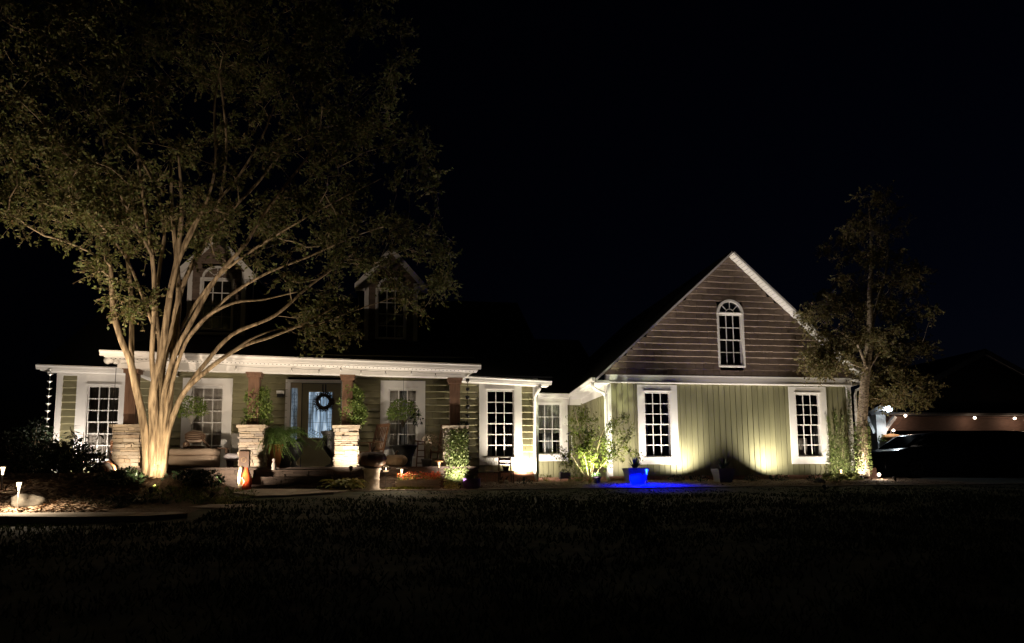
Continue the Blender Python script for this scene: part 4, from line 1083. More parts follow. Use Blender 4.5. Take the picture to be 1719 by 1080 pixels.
for i in range(1500):
    py = 712+80*rnd.random()**.8; k = min(len(T2.n)-1, 0)
    n0 = min(T2.n[:60], key=lambda n: abs(n[0].z-FZ(1449, py, RY))); a = rnd.uniform(math.pi*.85, math.pi*2.15)
    if rnd.random() < .55 and math.sin(a) < -.75: continue
    rr = n0[2]+rnd.uniform(.0, .05); p = n0[0]+Vector((math.cos(a)*rr, math.sin(a)*rr, rnd.uniform(-.05, .05)))
    b.leaf(p, rv()+Vector((math.cos(a), math.sin(a), .2)), Vector((math.cos(a), math.sin(a), .6)), rnd.uniform(.035, .065), .04)
iv = b.build('trunk_ivy', 'ivy'); tag(iv, 'pale ivy climbing the peeling-bark tree trunk', 'ivy')
# ---- small maple
MY = -1.0
T3 = Tree(); mb0 = gp_(990, MY)
for pts, yb, r in (([(990, 812), (984, 780), (977, 750), (972, 720), (965, 690)], -.4, .016), ([(991, 812), (997, 780), (1004, 750), (1012, 725), (1030, 700)], .2, .018), ([(990, 812), (992, 780), (990, 745), (988, 715), (985, 690)], .3, .013),
                   ([(992, 808), (1008, 785), (1025, 765), (1045, 745), (1056, 725)], -.3, .011), ([(989, 808), (972, 785), (960, 765), (948, 755)], -.2, .009)):
    px_stem(T3, pts, MY, MY+yb, r, .006)
cr3 = [(978, 715, 26, 28, MY, .45, 26), (1040, 725, 24, 28, MY-.1, .35, 22), (1003, 760, 34, 26, MY-.15, .45, 60), (1050, 765, 26, 16, MY, .35, 12), (958, 762, 22, 22, MY-.1, .35, 12), (970, 700, 12, 14, MY, .3, 6), (925+15, 762, 18, 4, MY, .2, 3), (970, 785, 22, 8, MY, .3, 6)]
tg3 = ell_targets(cr3, 1.2)
T3.grow(tg3, Vector((mb0.x, MY, .5)), step=.12, rtip=.0018, wig=.02)
mt = empty('japanese_maple', (mb0.x, MY, mb0.z-.02), 'small maple glowing yellow green above an uplight in front of the nook', 'tree')
big, small, mbl = MB(), MB(), MB(); T3.mesh(big, small)
for o in (small,): o.build('trunk', 'twig', mt, True) if not big.v else None
if big.v: big.v and big.build('trunk', 'bark', mt, True)
for t_ in tg3:
    for i in range(6):
        d = (rv()+Vector((0, 0, .1))).normalized(); e = t_+d*.17
        for k in range(9):
            mbl.leaf(t_.lerp(e, rnd.random())+rv()*.02, rv()+d*.4, rv()+Vector((0, 0, 1.2)), rnd.uniform(.03, .06), rnd.uniform(.02, .034))
mbl.build('crown', 'maple', mt)

# ================================================================== PLANTS BY THE PORCH
# shrubs on the pillars
def pillar_shrub(pxc, y0, y1, wpx, i, label, flop=0):
    c = V3(pxc, (y0+y1)/2, -2.2); t = empty('potted_shrub', (PIL[i], -2.2, 1.485), label, 'shrub', 'shrubs standing on the stone pillars')
    e = 1203/16.4; r = wpx/2/e; hz = (y1-y0)/2/e
    b = MB(); potprof(b, (PIL[i], -2.2, 1.486), .085, .10, .07, 16, .01); b.build('pot', 'urn', t, True)
    b = MB(); st = MB()
    for k in range(80):
        a = rnd.uniform(0, 6.28); rr = rnd.random()**.5*r; z = c.z-hz+2*hz*rnd.random(); w_ = 1-.45*max(0, (z-c.z)/hz)
        p = Vector((c.x+math.cos(a)*rr*w_, c.y+math.sin(a)*rr*w_*.8, z)); st.tube([(PIL[i]+rnd.uniform(-.04, .04), -2.2, 1.52), (p.x*.5+PIL[i]*.5, p.y, (1.55+z)/2+.05), p], .004, 4, False)
        leafball(b, p, .10, 60, .055, .028, .9, 1, .3)
    st.build('stem', 'twig', t); b.build('foliage', 'shrub', t); return t
pillar_shrub(432, 656, 712, 38, 1, 'leafy green shrub on the second stone pillar, left of the front door')
pillar_shrub(592, 652, 713, 38, 2, 'loose green shrub on the third stone pillar, right of the front door')
# ivy on pillar four
b = MB()
for i in range(3000):
    z = rnd.uniform(.1, 1.42); k = (1.45-z)/1.3; xa = PIL[3]-.245+rnd.uniform(0, .1)*0; u = rnd.random()
    x = PIL[3]-.24+.50*u
    if u < .25 and rnd.random() < .75-.5*k: continue
    if z > 1.25 and rnd.random() < .5: continue
    p = (x+rnd.uniform(-.03, .03), -2.47-abs(rnd.gauss(0, .028))-(.05*(1-z) if z < .6 else 0), z)
    b.leaf(p, (rnd.uniform(-1, 1), -.5, rnd.uniform(-1, .7)), (rnd.uniform(-.4, .4), -1, .5), rnd.uniform(.035, .07), rnd.uniform(.03, .045))
for i in range(500):
    p = (PIL[3]+.25+abs(rnd.gauss(0, .02)), rnd.uniform(-2.45, -1.98), rnd.uniform(.5, 1.35))
    b.leaf(p, (.3, rnd.uniform(-1, 1), rnd.uniform(-1, .7)), (1, -.3, .5), rnd.uniform(.035, .07), .04)
tag(b.build('pillar_ivy', 'ivy'), 'pale variegated ivy covering the rightmost stone pillar', 'ivy')
b = MB(); leafball(b, (PIL[3]+.18, -2.35, 1.52), .1, 120, .05, .03, .5); tag(b.build('ivy_tuft', 'darkleaf'), 'dark trailing leaves on top of the rightmost stone pillar', 'plant')
# wall vines at the gable corner
b = MB(); sm_ = MB()
for (px, top, dn) in ((1391, 697, 1), (1402, 690, 1.1), (1413, 697, .8), (1424, 655, 1.0), (1396, 745, .8), (1408, 750, .8), (1418, 735, .8)):
    zt = FZ(px, top, -.05); x0 = FX(px, -.05, 740); z = .25; pts = []
    while z < zt: pts.append(Vector((x0+.03*math.sin(z*4+px), -.07, z))); z += .1
    sm_.tube(pts, .006, 4, False)
    for i in range(int(620*dn)):
        u = rnd.random()**1.25; z = .2+(zt-.2)*u; wv = .03+.10*(1-u)**1.3
        p = (x0+.03*math.sin(z*4+px)+rnd.gauss(0, wv*.7), -.06-abs(rnd.gauss(0, .03+.06*(1-u)))-(0.06 if px > 1420 else 0), z)
        b.leaf(p, (rnd.uniform(-1, 1), -.5, rnd.uniform(-1, .8)), (rnd.uniform(-.4, .4), -1, .6), rnd.uniform(.03, .06), rnd.uniform(.022, .04))
vt = empty('wall_vine', (FX(1405, -.1), -.1, .15), 'green vine strands climbing the wall right of the second gable window', 'vine')
b.build('foliage', 'ivy', vt); sm_.build('stem', 'twig', vt)
# ferns and urns by the door
def urn(loc, h, label, frond, droop=1.1):
    t = empty('fern_urn', loc, label, 'urn'); b = MB(); r = h*.33
    b.lathe([(r*.75, 0), (r*.75, h*.05), (r*.35, h*.12), (r*.25, h*.25), (r*.55, h*.36), (r*.95, h*.55), (r*1.02, h*.75), (r*.95, h*.88), (r*1.15, h*.98), (r*1.15, h), (r*.9, h), (r*.85, h*.9), (.01, h*.9)], loc, 20)
    b.build('urn', 'urn', t, True)
    b = MB(); fern(b, Vector(loc)+Vector((0, 0, h*.95)), *frond, droop); b.build('fern', 'fern', t); return t
u1 = V3(493, 777, -1.2); urn((u1.x, -1.2, PZ), .62, 'black urn with a dark fern left of the front door', (26, .55), 1.0)
u2 = V3(556, 777, -1.3); urn((FX(561, -1.5, 777), -1.5, PZ), .85, 'tall black urn with a trailing fern, half hidden by the third pillar', (34, .55), 1.5)
f1 = V3(455, 776, -2.2)
t = empty('fern_pot', (f1.x, -1.75, PZ), 'big bright fern spilling over an orange pot beside the second pillar', 'fern')
b = MB(); potprof(b, (f1.x, -1.85, PZ), .13, .19, .5); b.build('pot', 'orange', t, True)
b = MB(); fern(b, (f1.x-.0, -2.0, PZ+.8), 100, .64, 1.35, .11, 18); fern(b, (f1.x-.05, -2.1, PZ+.62), 70, .5, 1.5, .09, 14); b.build('fern', 'fern', t)
t = empty('tall_fern', (FX(480, -1.5), -1.5, PZ), 'tall fern standing against the wall between lamp and sidelight', 'fern')
b = MB(); potprof(b, (FX(480, -1.5), -1.5, PZ), .12, .16, .45); b.build('pot', 'urn', t, True)
b = MB(); fern(b, (FX(480, -1.5), -1.5, PZ+.75), 60, .8, .8, .11, 18); b.build('fern', 'fern', t)
# small figurine on the steps
p = V3(459, 794, -2.75)
t = empty('figurine', (p.x, -2.72, .50), 'tiny pale stone figurine on the top porch step', 'figurine')
b = MB(); b.lathe([(.05, 0), (.045, .05), (.05, .1), (.035, .15), (.02, .17), (.035, .2), (.03, .235), (.005, .25)], (p.x, -2.72, .50), 12); b.build('figure', 'pedestal', t, True)
# red vase
vp = gp_(411, -3.05)
t = empty('glass_vase', vp, 'orange-red and cream glass vase lit beside the porch steps', 'vase')
b = MB(); b.lathe([(.07, 0), (.105, .06), (.12, .2), (.105, .32), (.06, .42), (.035, .47), (.05, .5)], vp+Vector((.03, 0, 0)), 18); b.build('body', 'vasered', t, True)
b = MB(); pts = [vp+Vector((-.055, -.08, .0)), vp+Vector((-.09, -.09, .2)), vp+Vector((-.085, -.08, .4)), vp+Vector((-.06, -.03, .52))]; b.tube(pts, [.03, .032, .035, .055], 8)
b.tube([vp+Vector((-.06, -.1, .1)), vp+Vector((.02, -.11, .2)), vp+Vector((-.03, -.11, .3))], .014, 6); b.build('cream_band', 'vasecream', t, True)
fx = FX(410, -2.5, 770); t = empty('shadow_panel', (fx, -2.52, PZ), 'dark panel standing in for a shadow on the left foot of the second pillar', 'shadow_panel')
MB().box(fx-.105, fx+.105, -2.535, -2.505, PZ, FZ(410, 758, -2.5)).build('board', 'darkwood', t)  # dark panel in place of the shadow cast on the pillar foot
b = MB(); torus(b, (fx, -2.54, PZ+.16), .05, .008, 14, 5); b.build('panel_ring', 'pumpt', t)
# hanging baskets
def basket(px, py, Y, label, ztop, sc=1.):
    c = V3(px, py, Y); t = empty('hanging_basket', (c.x, Y, c.z-.4*sc), label, 'hanging basket', 'cone baskets hanging from the porch')
    b = MB(); b.lathe([(.005, -.36*sc), (.05*sc, -.25*sc), (.19*sc, 0), (.2*sc, .02), (.01, .015)], c, 12); b.build('cone', 'chairgrey', t, False)
    b = MB()
    for a in (0, 2.1, 4.2): b.tube([c+Vector((.19*sc*math.cos(a), .19*sc*math.sin(a), 0)), c+Vector((0, 0, .5*sc))], .003, 4)
    b.tube([c+Vector((0, 0, .5*sc)), (c.x, Y, ztop)], .004, 4); b.build('hanger', 'lead', t)
    b = MB(); leafball(b, c+Vector((0, 0, .14)), .32*sc, 420, .07, .035, .62, .8, .2)
    for k in range(16):
        a = rnd.uniform(0, 6.28); q = c+Vector((.3*math.cos(a)*sc, .25*math.sin(a)*sc, .05)); leafball(b, q+Vector((0, 0, -.08*rnd.random())), .1, 40, .06, .03, 1.3, 1, -.5)
    b.build('foliage', 'shrub', t); return t
basket(677, 695, -1.3, 'cone basket of green leaves hanging before the porch window right of the door', 3.06)
basket(322, 690, -1.0, 'cone basket hanging before the porch window behind the big tree', 3.06, .95)
b = MB(); c = V3(700, 702, -1.3); leafball(b, c, .12, 60, .1, .045, 1.2, 1, -.8); b.tube([c, c+Vector((-.05, 0, .22))], .004, 4); 
tag(b.build('trailing_leaves', 'darkleaf'), 'dark drooping leaves at the right side of the basket by the lit window', 'plant')

# ================================================================== PORCH FURNITURE
def rocking_chair(x, y, rz, label):
    t = empty('rocking_chair', (x, y, PZ), label, 'rocking chair', 'wooden rocking chairs on the porch')
    o = Vector((x, y, PZ)); W2 = .28
    def q(a, c, z): return o+Vector((a, c, z))
    b = MB(); b.box(x-W2, x+W2, y-.26, y+.24, PZ+.40, PZ+.43)
    for k in range(6): b.box(x-W2, x+W2, y-.26+k*.084, y-.19+k*.084, PZ+.43, PZ+.436)
    b.build('seat', 'chairwood', t)
    b = MB()
    for s in (-1, 1): b.bar(q(s*W2, .22, .38), q(s*W2, .46, 1.2), .045, .03)
    b.bar(q(-W2, .45, 1.16), q(W2, .45, 1.16), .03, .09); b.bar(q(-W2, .25, .5), q(W2, .25, .5), .03, .05)
    for k in range(7): xx = -W2+.06+k*(2*W2-.12)/6; b.bar(q(xx, .25, .5), q(xx, .45, 1.15), .032, .012)
    b.build('backrest', 'chairwood', t)
    for s in (-1, 1):
        b = MB(); b.bar(q(s*W2, -.24, .06), q(s*W2, -.24, .66), .04, .04); b.build('leg', 'chairwood', t)
        b = MB(); b.bar(q(s*W2, .22, .06), q(s*W2, .22, .42), .04, .04); b.build('leg', 'chairwood', t)
        b = MB(); b.bar(q(s*W2, -.30, .67), q(s*W2, .33, .70), .08, .025); b.build('armrest', 'chairwood', t)
        b = MB(); pts = [q(s*W2, -.42+.1*k, .02+.07*((k-4)/4)**2) for k in range(10)]; b.tube(pts, .02, 6); b.build('rocker', 'chairwood', t)
    b = MB(); b.bar(q(-W2, -.24, .22), q(W2, -.24, .22), .02, .02); b.bar(q(-W2, .22, .22), q(W2, .22, .22), .02, .02); b.build('stretcher', 'chairwood', t)
    t.rotation_euler = (0, 0, rz); t.scale = (.84, .84, .92); return t
c1 = rocking_chair(FX(622, -.9, 760), -.85, math.radians(-50), 'wooden rocking chair left of the porch window, facing the door')
c2 = copy_thing(c1, (FX(744, -.9, 760), -.9, PZ), math.radians(-30), 'wooden rocking chair half behind the ivy covered pillar')
# bench with cushion
x0, x1 = FX(283, -1.6, 770), FX(363, -1.6, 770)
t = empty('cushion_bench', ((x0+x1)/2, -1.3, PZ), 'low tan cushioned bench on the porch behind the big tree', 'bench')
def softbox(x0, x1, y0, y1, z0, z1, r, m, name, par):
    b = MB(); n = 24; L = []
    for (zz, k) in ((z0, .6), (z0+r, 1), (z1-r, 1), (z1-r*.3, .8), (z1, .45)):
        pts = []; g = r*(1-k)*1.6
        for q in range(n):
            a = 2*math.pi*q/n; ca, sa = math.cos(a), math.sin(a); e = .28
            pts.append(((x0+x1)/2+((x1-x0)/2-g)*math.copysign(abs(ca)**e, ca), (y0+y1)/2+((y1-y0)/2-g)*math.copysign(abs(sa)**e, sa), zz+(.012*math.sin(q*1.7) if zz > z1-r else 0)))
        L.append(pts)
    for l in L: b.v += l
    for i in range(len(L)-1):
        for k in range(n): q = i*n; b.f.append((q+k, q+(k+1) % n, q+n+(k+1) % n, q+n+k))
    b.f += [tuple(range(n-1, -1, -1)), tuple(range((len(L)-1)*n, len(L)*n))]
    return b.build(name, m, par, True)
softbox(x0, x1, -1.75, -1.1, PZ+.03, PZ+.30, .04, 'sofa', 'base', t); softbox(x0-.01, x1+.01, -1.76, -1.1, PZ+.305, PZ+.44, .05, 'sofa', 'cushion', t)
p = V3(330, 735, -1.2)
t = empty('striped_ornament', (p.x, -1.25, PZ+.43), 'rounded striped ornament leaning on a dark stick above the tan bench', 'ornament')
b = MB(); b.ball((p.x-.03, -1.2, p.z+.02), .22, 18, .72, 1.05, .5); b.build('body', 'sofa', t, True)
b = MB()
for k in range(5):
    a = -.5+k*.3; pts = [(p.x-.03+.235*math.cos(u*.35+.2)*1.0, -1.2-.13*math.sin(u*.35+.2), p.z+.02+.16*math.sin(a)*(math.sin(u*.35+.2))) for u in range(8)]; b.tube(pts, .012, 5)
b.build('stripe', 'darkwood', t)
b = MB(); b.bar((p.x+.05, -1.25, p.z+.1), (p.x+.33, -1.3, PZ+.46), .045); b.box(p.x-.2, p.x+.16, -1.35, -1.1, PZ+.44, PZ+.53); b.build('stick', 'darkwood', t)
p2 = V3(313, 741, -1.45)
t = empty('owl_ornament', (p2.x, -1.45, PZ+.44), 'small dark round ornament with a pale face on the tan bench', 'ornament')
b = MB(); b.lathe([(.05, 0), (.075, .05), (.075, .12), (.055, .17), (.01, .2)], (p2.x, -1.45, PZ+.44), 14); b.build('body', 'darkwood', t, True)
b = MB(); b.ball((p2.x, -1.51, PZ+.55), .03, 10, 1.4, 1, .5); b.build('face', 'sofa', t, True)
# side table
a0 = FX(372, -1.3, 760)
t = empty('side_table', (a0, -1.2, PZ), 'small dark side table between bench and grey chair', 'table')
MB().box(a0-.13, a0+.13, -1.33, -1.07, PZ+.46, PZ+.49).build('tabletop', 'darkwood', t)
for sx in (-1, 1):
    for sy in (-1, 1): MB().bar((a0+sx*.09, -1.2+sy*.09, PZ+.46), (a0+sx*.17, -1.2+sy*.15, PZ), .05, .03).build('leg', 'darkwood', t)
# grey chair with throw
a0 = FX(393, -1.3, 760)
t = empty('armchair', (a0, -1.1, PZ), 'grey woven chair with a rolled white throw, half behind the second pillar', 'chair')
b = MB(); b.hexa([(a0-.12, -.95, PZ+.3), (a0+.38, -.95, PZ+.3), (a0+.38, -.85, PZ+.3), (a0-.12, -.85, PZ+.3), (a0-.2, -.75, PZ+.85), (a0+.4, -.75, PZ+.85), (a0+.4, -.67, PZ+.85), (a0-.2, -.67, PZ+.85)]); b.build('backrest', 'chairgrey', t)
b = MB(); b.box(a0-.14, a0+.4, -1.4, -.86, PZ+.22, PZ+.3); b.build('seat', 'chairgrey', t)
for sx in (-.1, .36):
    for sy in (-1.36, -.92): MB().bar((a0+sx, sy, PZ+.22), (a0+sx, sy, PZ), .045).build('leg', 'darkwood', t)
b = MB(); b.tube([(a0-.18, -1.42, PZ+.26), (a0-.1, -1.44, PZ+.27), (a0+.1, -1.44, PZ+.25), (a0+.16, -1.42, PZ+.24)], [.05, .085, .09, .06], 12)
tag(b.build('rolled_throw', 'blanket', None, True), 'rolled white throw on the front of the grey chair', 'throw')
# black planter in front of the right porch window
a0 = FX(679, -1.0, 760); zt_ = FZ(679, 748, -1.0)
t = empty('black_planter', (a0, -1.0, PZ), 'tapered black planter with a thin trellis pole below the hanging basket', 'planter')
b = MB(); h = zt_-PZ; b.lathe([(.17, 0), (.18, .05), (.20, h*.5), (.30, h*.93), (.32, h*.95), (.32, h), (.27, h), (.25, h*.9), (.01, h*.9)], (a0, -1.0, PZ), 20); b.build('pot', 'urn', t, True)
b = MB(); b.tube([(a0+.0, -1.0, zt_-.1), (a0+.0, -1.0, zt_+.65)], .012, 6); b.tube([(a0+.05, -1.0, zt_-.1), (a0+.05, -1.0, zt_+.65)], .008, 6); b.build('pole', 'lead', t)
b = MB(); blades(b, (a0+.03, -1.0, zt_-.05), 18, .28, .03, .08, .8, .8); b.build('foliage', 'darkleaf', t)
# small wooden ladder stand and dried blooms
a0, a1 = FX(699, -1.6, 760), FX(711, -1.6, 760)
t = empty('ladder_stand', ((a0+a1)/2, -1.45, PZ), 'small wooden ladder stand between black planter and right rocking chair', 'stand')
zt_ = FZ(705, 740, -1.6)
b = MB(); b.bar((a0, -1.62, PZ), (a0+.04, -1.5, zt_), .03); b.build('rail', 'chairwood', t)
b = MB(); b.bar((a1+.03, -1.62, PZ), (a1+.03, -1.5, zt_), .03); b.build('rail', 'chairwood', t)
for k in range(4): zz = PZ+.1+k*.15; MB().bar((a0+.02, -1.6+k*.02, zz), (a1+.03, -1.6+k*.02, zz), .025).build('rung', 'chairwood', t)
b = MB(); b.bar((a0-.04, -1.5, zt_), (a1+.08, -1.5, zt_-.03), .05, .03); b.build('top_rail', 'chairwood', t)
a0 = FX(716, -1.9, 770)
t = empty('flower_pot', (a0, -1.9, PZ), 'clay pot of tall dried pink blooms left of the ivy pillar', 'flower pot')
b = MB(); potprof(b, (a0, -1.9, PZ), .09, .12, .16, 16, .01); b.build('pot', 'pot', t, True)
b = MB(); c = V3(722, 741, -1.9)
for k in range(14): q = c+Vector((rnd.uniform(-.16, .16), rnd.uniform(-.1, .1), rnd.uniform(-.1, .12))); b.tube([(a0, -1.9, PZ+.15), (a0*.6+q.x*.4, -1.9, (PZ+.15+q.z)/2), q], .004, 4, False)
b.build('stem', 'twig', t)
b = MB(); leafball(b, c, .2, 380, .04, .028, .8); b.build('blooms', 'pinkfl', t)
# pumpkins and pedestal
def pumpkin(name, c, r, sz, m, label, ribs=12, sx=1.):
    t = empty(name, c, label, 'pumpkin'); b = MB(); n = 48; R = 10; h = r*sz
    for i in range(R+1):
        th = math.pi*i/R; rr = r*math.sin(th)**.8 if 0 < i < R else .01; zz = h-h*math.cos(th)
        if i >= R-1: zz -= h*.12*(i-R+2)
        for k in range(n):
            a = 2*math.pi*k/n; w_ = 1-.07*(abs(math.cos(a*ribs/2))**6)*math.sin(th); b.v.append((c[0]+rr*w_*math.cos(a)*sx, c[1]+rr*w_*math.sin(a), c[2]+zz))
    for i in range(R):
        for k in range(n): q = i*n; b.f.append((q+k, q+(k+1) % n, q+n+(k+1) % n, q+n+k))
    b.build('rind', m, t, True)
    b = MB(); b.tube([(c[0], c[1], c[2]+2*h*.88), (c[0]+.01, c[1], c[2]+2*h+.03), (c[0]+.05, c[1]-.01, c[2]+2*h+.07)], [.03, .022, .02], 8); b.build('stem', 'darkwood', t, True); return t
pc = V3(624, 815, -2.9); pc = Vector((pc.x, -2.9, gz(pc.x, -2.9)-.01)); zt_ = FZ(624, 786, -2.9)
t = empty('stone_pedestal', pc, 'short round cast stone pedestal under the dark pumpkin', 'pedestal')
h = zt_-pc.z
b = MB(); b.lathe([(.19, 0), (.2, .04), (.165, .07), (.16, h*.45), (.175, h*.5), (.16, h*.55), (.175, h*.9), (.2, h*.93), (.2, h), (.01, h)], pc, 24); b.build('drum', 'pedestal', t, True)
pumpkin('pumpkin', (pc.x, -2.9, zt_+.001), .325, .58, 'pumpd', 'huge dark pumpkin on the stone pedestal')
p = V3(664, 783, -2.15); pumpkin('pumpkin', (p.x, -2.15, PZ), .265, .56, 'pumpt', 'tan pumpkin on the porch floor beside the huge dark one', 10, 1.05)
# stone planter with red mums
x0, x1 = FX(666, -2.8, 812), FX(738, -2.95, 812); zt_ = FZ(700, 805, -2.8)
t = empty('flower_bed_planter', ((x0+x1)/2, -2.8, gz(x0, -2.8)), 'low stacked stone planter full of red and orange mums', 'planter')
b = MB(); stonewall(b, x0, x1, -2.97, -2.62, gz(x0, -2.8)-.02, zt_, 'flr', .04, .07); b.build('stone_rim', 'stone', t)
b = MB(); gb = MB()
for k in range(70):
    c = Vector((rnd.uniform(x0+.05, x1), rnd.uniform(-2.95, -2.65), zt_+rnd.uniform(.0, .14)))
    leafball(b, c, .04, 14, .035, .022, .8)
    leafball(gb, c-Vector((0, 0, .05)), .05, 6, .05, .025, .8)
b.build('blooms', 'flower', t); gb.build('foliage', 'shrub', t)
b = MB()
for k in range(700):
    p = Vector((rnd.gauss(FX(685, -3.0), .2), rnd.uniform(-3.02, -2.98), 0)); p.z = gz(p.x, p.y)+rnd.uniform(0.02, .07)
    b.leaf(p, rv()+Vector((0, 0, .7)), rv(), .035, .02)
kind(b.build('sedum_mat', 'moss'), 'stuff')
# glazed tub at the end of the rain chain
p = gp_(792, -2.75)
t = empty('glazed_tub', p, 'low round dark glazed tub at the end of the black rain chain', 'tub')
b = MB(); b.lathe([(.14, 0), (.19, .05), (.205, .15), (.195, .22), (.215, .24), (.18, .24), (.17, .2), (.01, .2)], p, 22); b.build('bowl', 'purplepot', t, True)
b = MB(); blades(b, p+Vector((.0, 0, .2)), 20, .2, .012, .12, .5, .3); b.build('sprigs', 'darkleaf', t)
# hostas
def hosta(px, Y, n, L, W, m, label, r=.25):
    c = gp_(px, Y); b = MB(); broad(b, c, n, L, W, .05, r); tag(b.build('hosta', m), label, 'hosta', 'hostas in the beds')
hosta(580, -3.1, 120, .24, .12, 'hosta', 'yellowing broad-leaved hosta at the right end of the porch steps', .34)
hosta(1400, -1.7, 70, .2, .14, 'hostaw', 'variegated hosta left of the small warm path lamp', .25)
hosta(1427, -1.75, 70, .2, .14, 'hostaw', 'variegated hosta between small warm path lamp and peeling-bark tree', .25)
# little chair on the ground
a0, a1, Yc = FX(838, -.9, 790), FX(860, -.9, 790), -.9
g0 = gz(a0, Yc); zt_ = FZ(848, 768, Yc); zsx = FZ(848, 792, Yc)
t = empty('small_chair', ((a0+a1)/2, Yc, g0), 'small weathered wooden chair under the right wing window', 'chair')
for x in (a0, a1):
    b = MB(); b.bar((x, Yc+.14, g0), (x+(.02 if x == a0 else -.02), Yc+.18, zt_), .035); b.build('back_post', 'darkwood', t)
    MB().bar((x, Yc-.14, g0), (x, Yc-.14, zsx), .035).build('leg', 'darkwood', t)
MB().box(a0-.02, a1+.02, Yc-.17, Yc+.15, zsx-.015, zsx+.015).build('seat', 'darkwood', t)
for zz, hh in ((zt_-.04, .07), (zt_-.14, .05)): MB().bar((a0, Yc+.17, zz), (a1, Yc+.17, zz), .02, hh).build('back_slat', 'darkwood', t)
c = Vector(((a0+a1)/2, Yc-.02, zsx+.016)); t = empty('seat_pot', c, 'dark pot standing on the small weathered chair', 'pot')
b = MB(); potprof(b, c, .06, .08, .09, 14, .01); b.build('pot', 'urn', t, True); b = MB(); leafball(b, c+Vector((0, 0, .12)), .08, 60, .05, .02); b.build('foliage', 'darkleaf', t)
for i, (px, m_, lab) in enumerate(((841, 'pumpt', 'small pale gourd on the ground left under the small chair'), (850, 'pedestal', 'small white gourd on the ground right under the small chair'))):
    q = gp_(px, -1.15); pumpkin('gourd', (q.x, q.y, q.z-.005), .055, 1.15, m_, lab, 8)
# dry stalks beside it
b = MB()
for k in range(26): x = FX(rnd.uniform(812, 838), -.7, 790); z = gz(x, -.7); b.tube([(x, -.7, z), (x+rnd.uniform(-.06, .06), -.72, z+rnd.uniform(.25, .6)), (x+rnd.uniform(-.15, .15), -.75, z+rnd.uniform(.4, .75))], .003, 3, False)
tag(b.build('dry_stalks', 'twig'), 'thin dry stalks in front of the right wing window casing', 'plant')
# wind chime
c = V3(957, 729, 1.9)
t = empty('wind_chime', (c.x, 1.9, c.z-.9), 'dark wind chime hanging near the nook window with a round sail below', 'wind chime')
b = MB(); b.lathe([(.01, .07), (.09, .02), (.13, 0), (.01, -.005)], c, 16); b.build('top_disc', 'black', t, True)
b = MB(); b.tube([c+Vector((0, 0, .05)), (c.x, 1.9, 2.68)], .004, 4); b.build('cord', 'lead', t)
for k in range(5):
    a = k*1.257; q = c+Vector((.08*math.cos(a), .08*math.sin(a), -.05)); MB().tube([q, q-Vector((0, 0, .42+.06*k))], .014, 6).build('tube', 'black' if k % 2 else 'steel', t)
c2_ = V3(958, 776, 1.9); b = MB(); b.ball(c2_, .075, 14, 1, 1, .3); b.tube([c, c2_], .003, 4); b.build('sail', 'black', t, True)
# small purple pot near the nook
p = gp_(948, .3); p.z = gz(p.x, p.y)
t = empty('purple_planter', p, 'small dark purple planter on legs below the nook window', 'planter'); z0 = FZ(948, 804, .3)
b = MB(); b.box(p.x-.14, p.x+.14, .2, .4, z0, z0+.17); b.build('trough', 'purplepot', t)
for sx in (-.11, .11): MB().tube([(p.x+sx, .3, p.z-.02), (p.x+sx, .3, z0+.01)], .01, 6).build('leg', 'black', t)
b = MB(); leafball(b, (p.x, .3, z0+.18), .1, 90, .05, .03, .5, 1, .5); b.build('foliage', 'darkleaf', t)
# agave planters
def agave(px, Y, pyt, r, label, pot='pot', n=26):
    c = gp_(px, Y); zt = FZ(px, pyt, Y); t = empty('agave_planter', c, label, 'planter', 'square planters with agaves before the gable')
    h = zt-c.z; b = MB(); a, q = r*.72, r
    b.hexa([(c.x-a, Y-a, c.z), (c.x+a, Y-a, c.z), (c.x+a, Y+a, c.z), (c.x-a, Y+a, c.z), (c.x-q, Y-q, zt), (c.x+q, Y-q, zt), (c.x+q, Y+q, zt), (c.x-q, Y+q, zt)])
    b.box(c.x-q-.012, c.x+q+.012, Y-q-.012, Y+q+.012, zt, zt+.03); b.build('pot', pot, t)
    b = MB(); blades(b, (c.x, Y, zt+.02), n, .38, .045, .04, .75, .25, 5); b.build('leaves', 'agave', t); return t
agave(1066, -1.6, 788, .24, 'grey square planter with an agave, lit blue on its right side')
agave(1214, -1.3, 789, .22, 'dark square planter with an agave at the middle of the board wall')
p = gp_(1002, -1.25); t = empty('small_pot', p, 'small dark pot at the maple foot, tinted blue', 'pot')
b = MB(); potprof(b, p, .07, .09, .14, 14, .01); b.build('pot', 'purplepot', t, True); b = MB(); leafball(b, p+Vector((0, 0, .2)), .1, 70, .05, .03, .6); b.build('foliage', 'darkleaf', t)
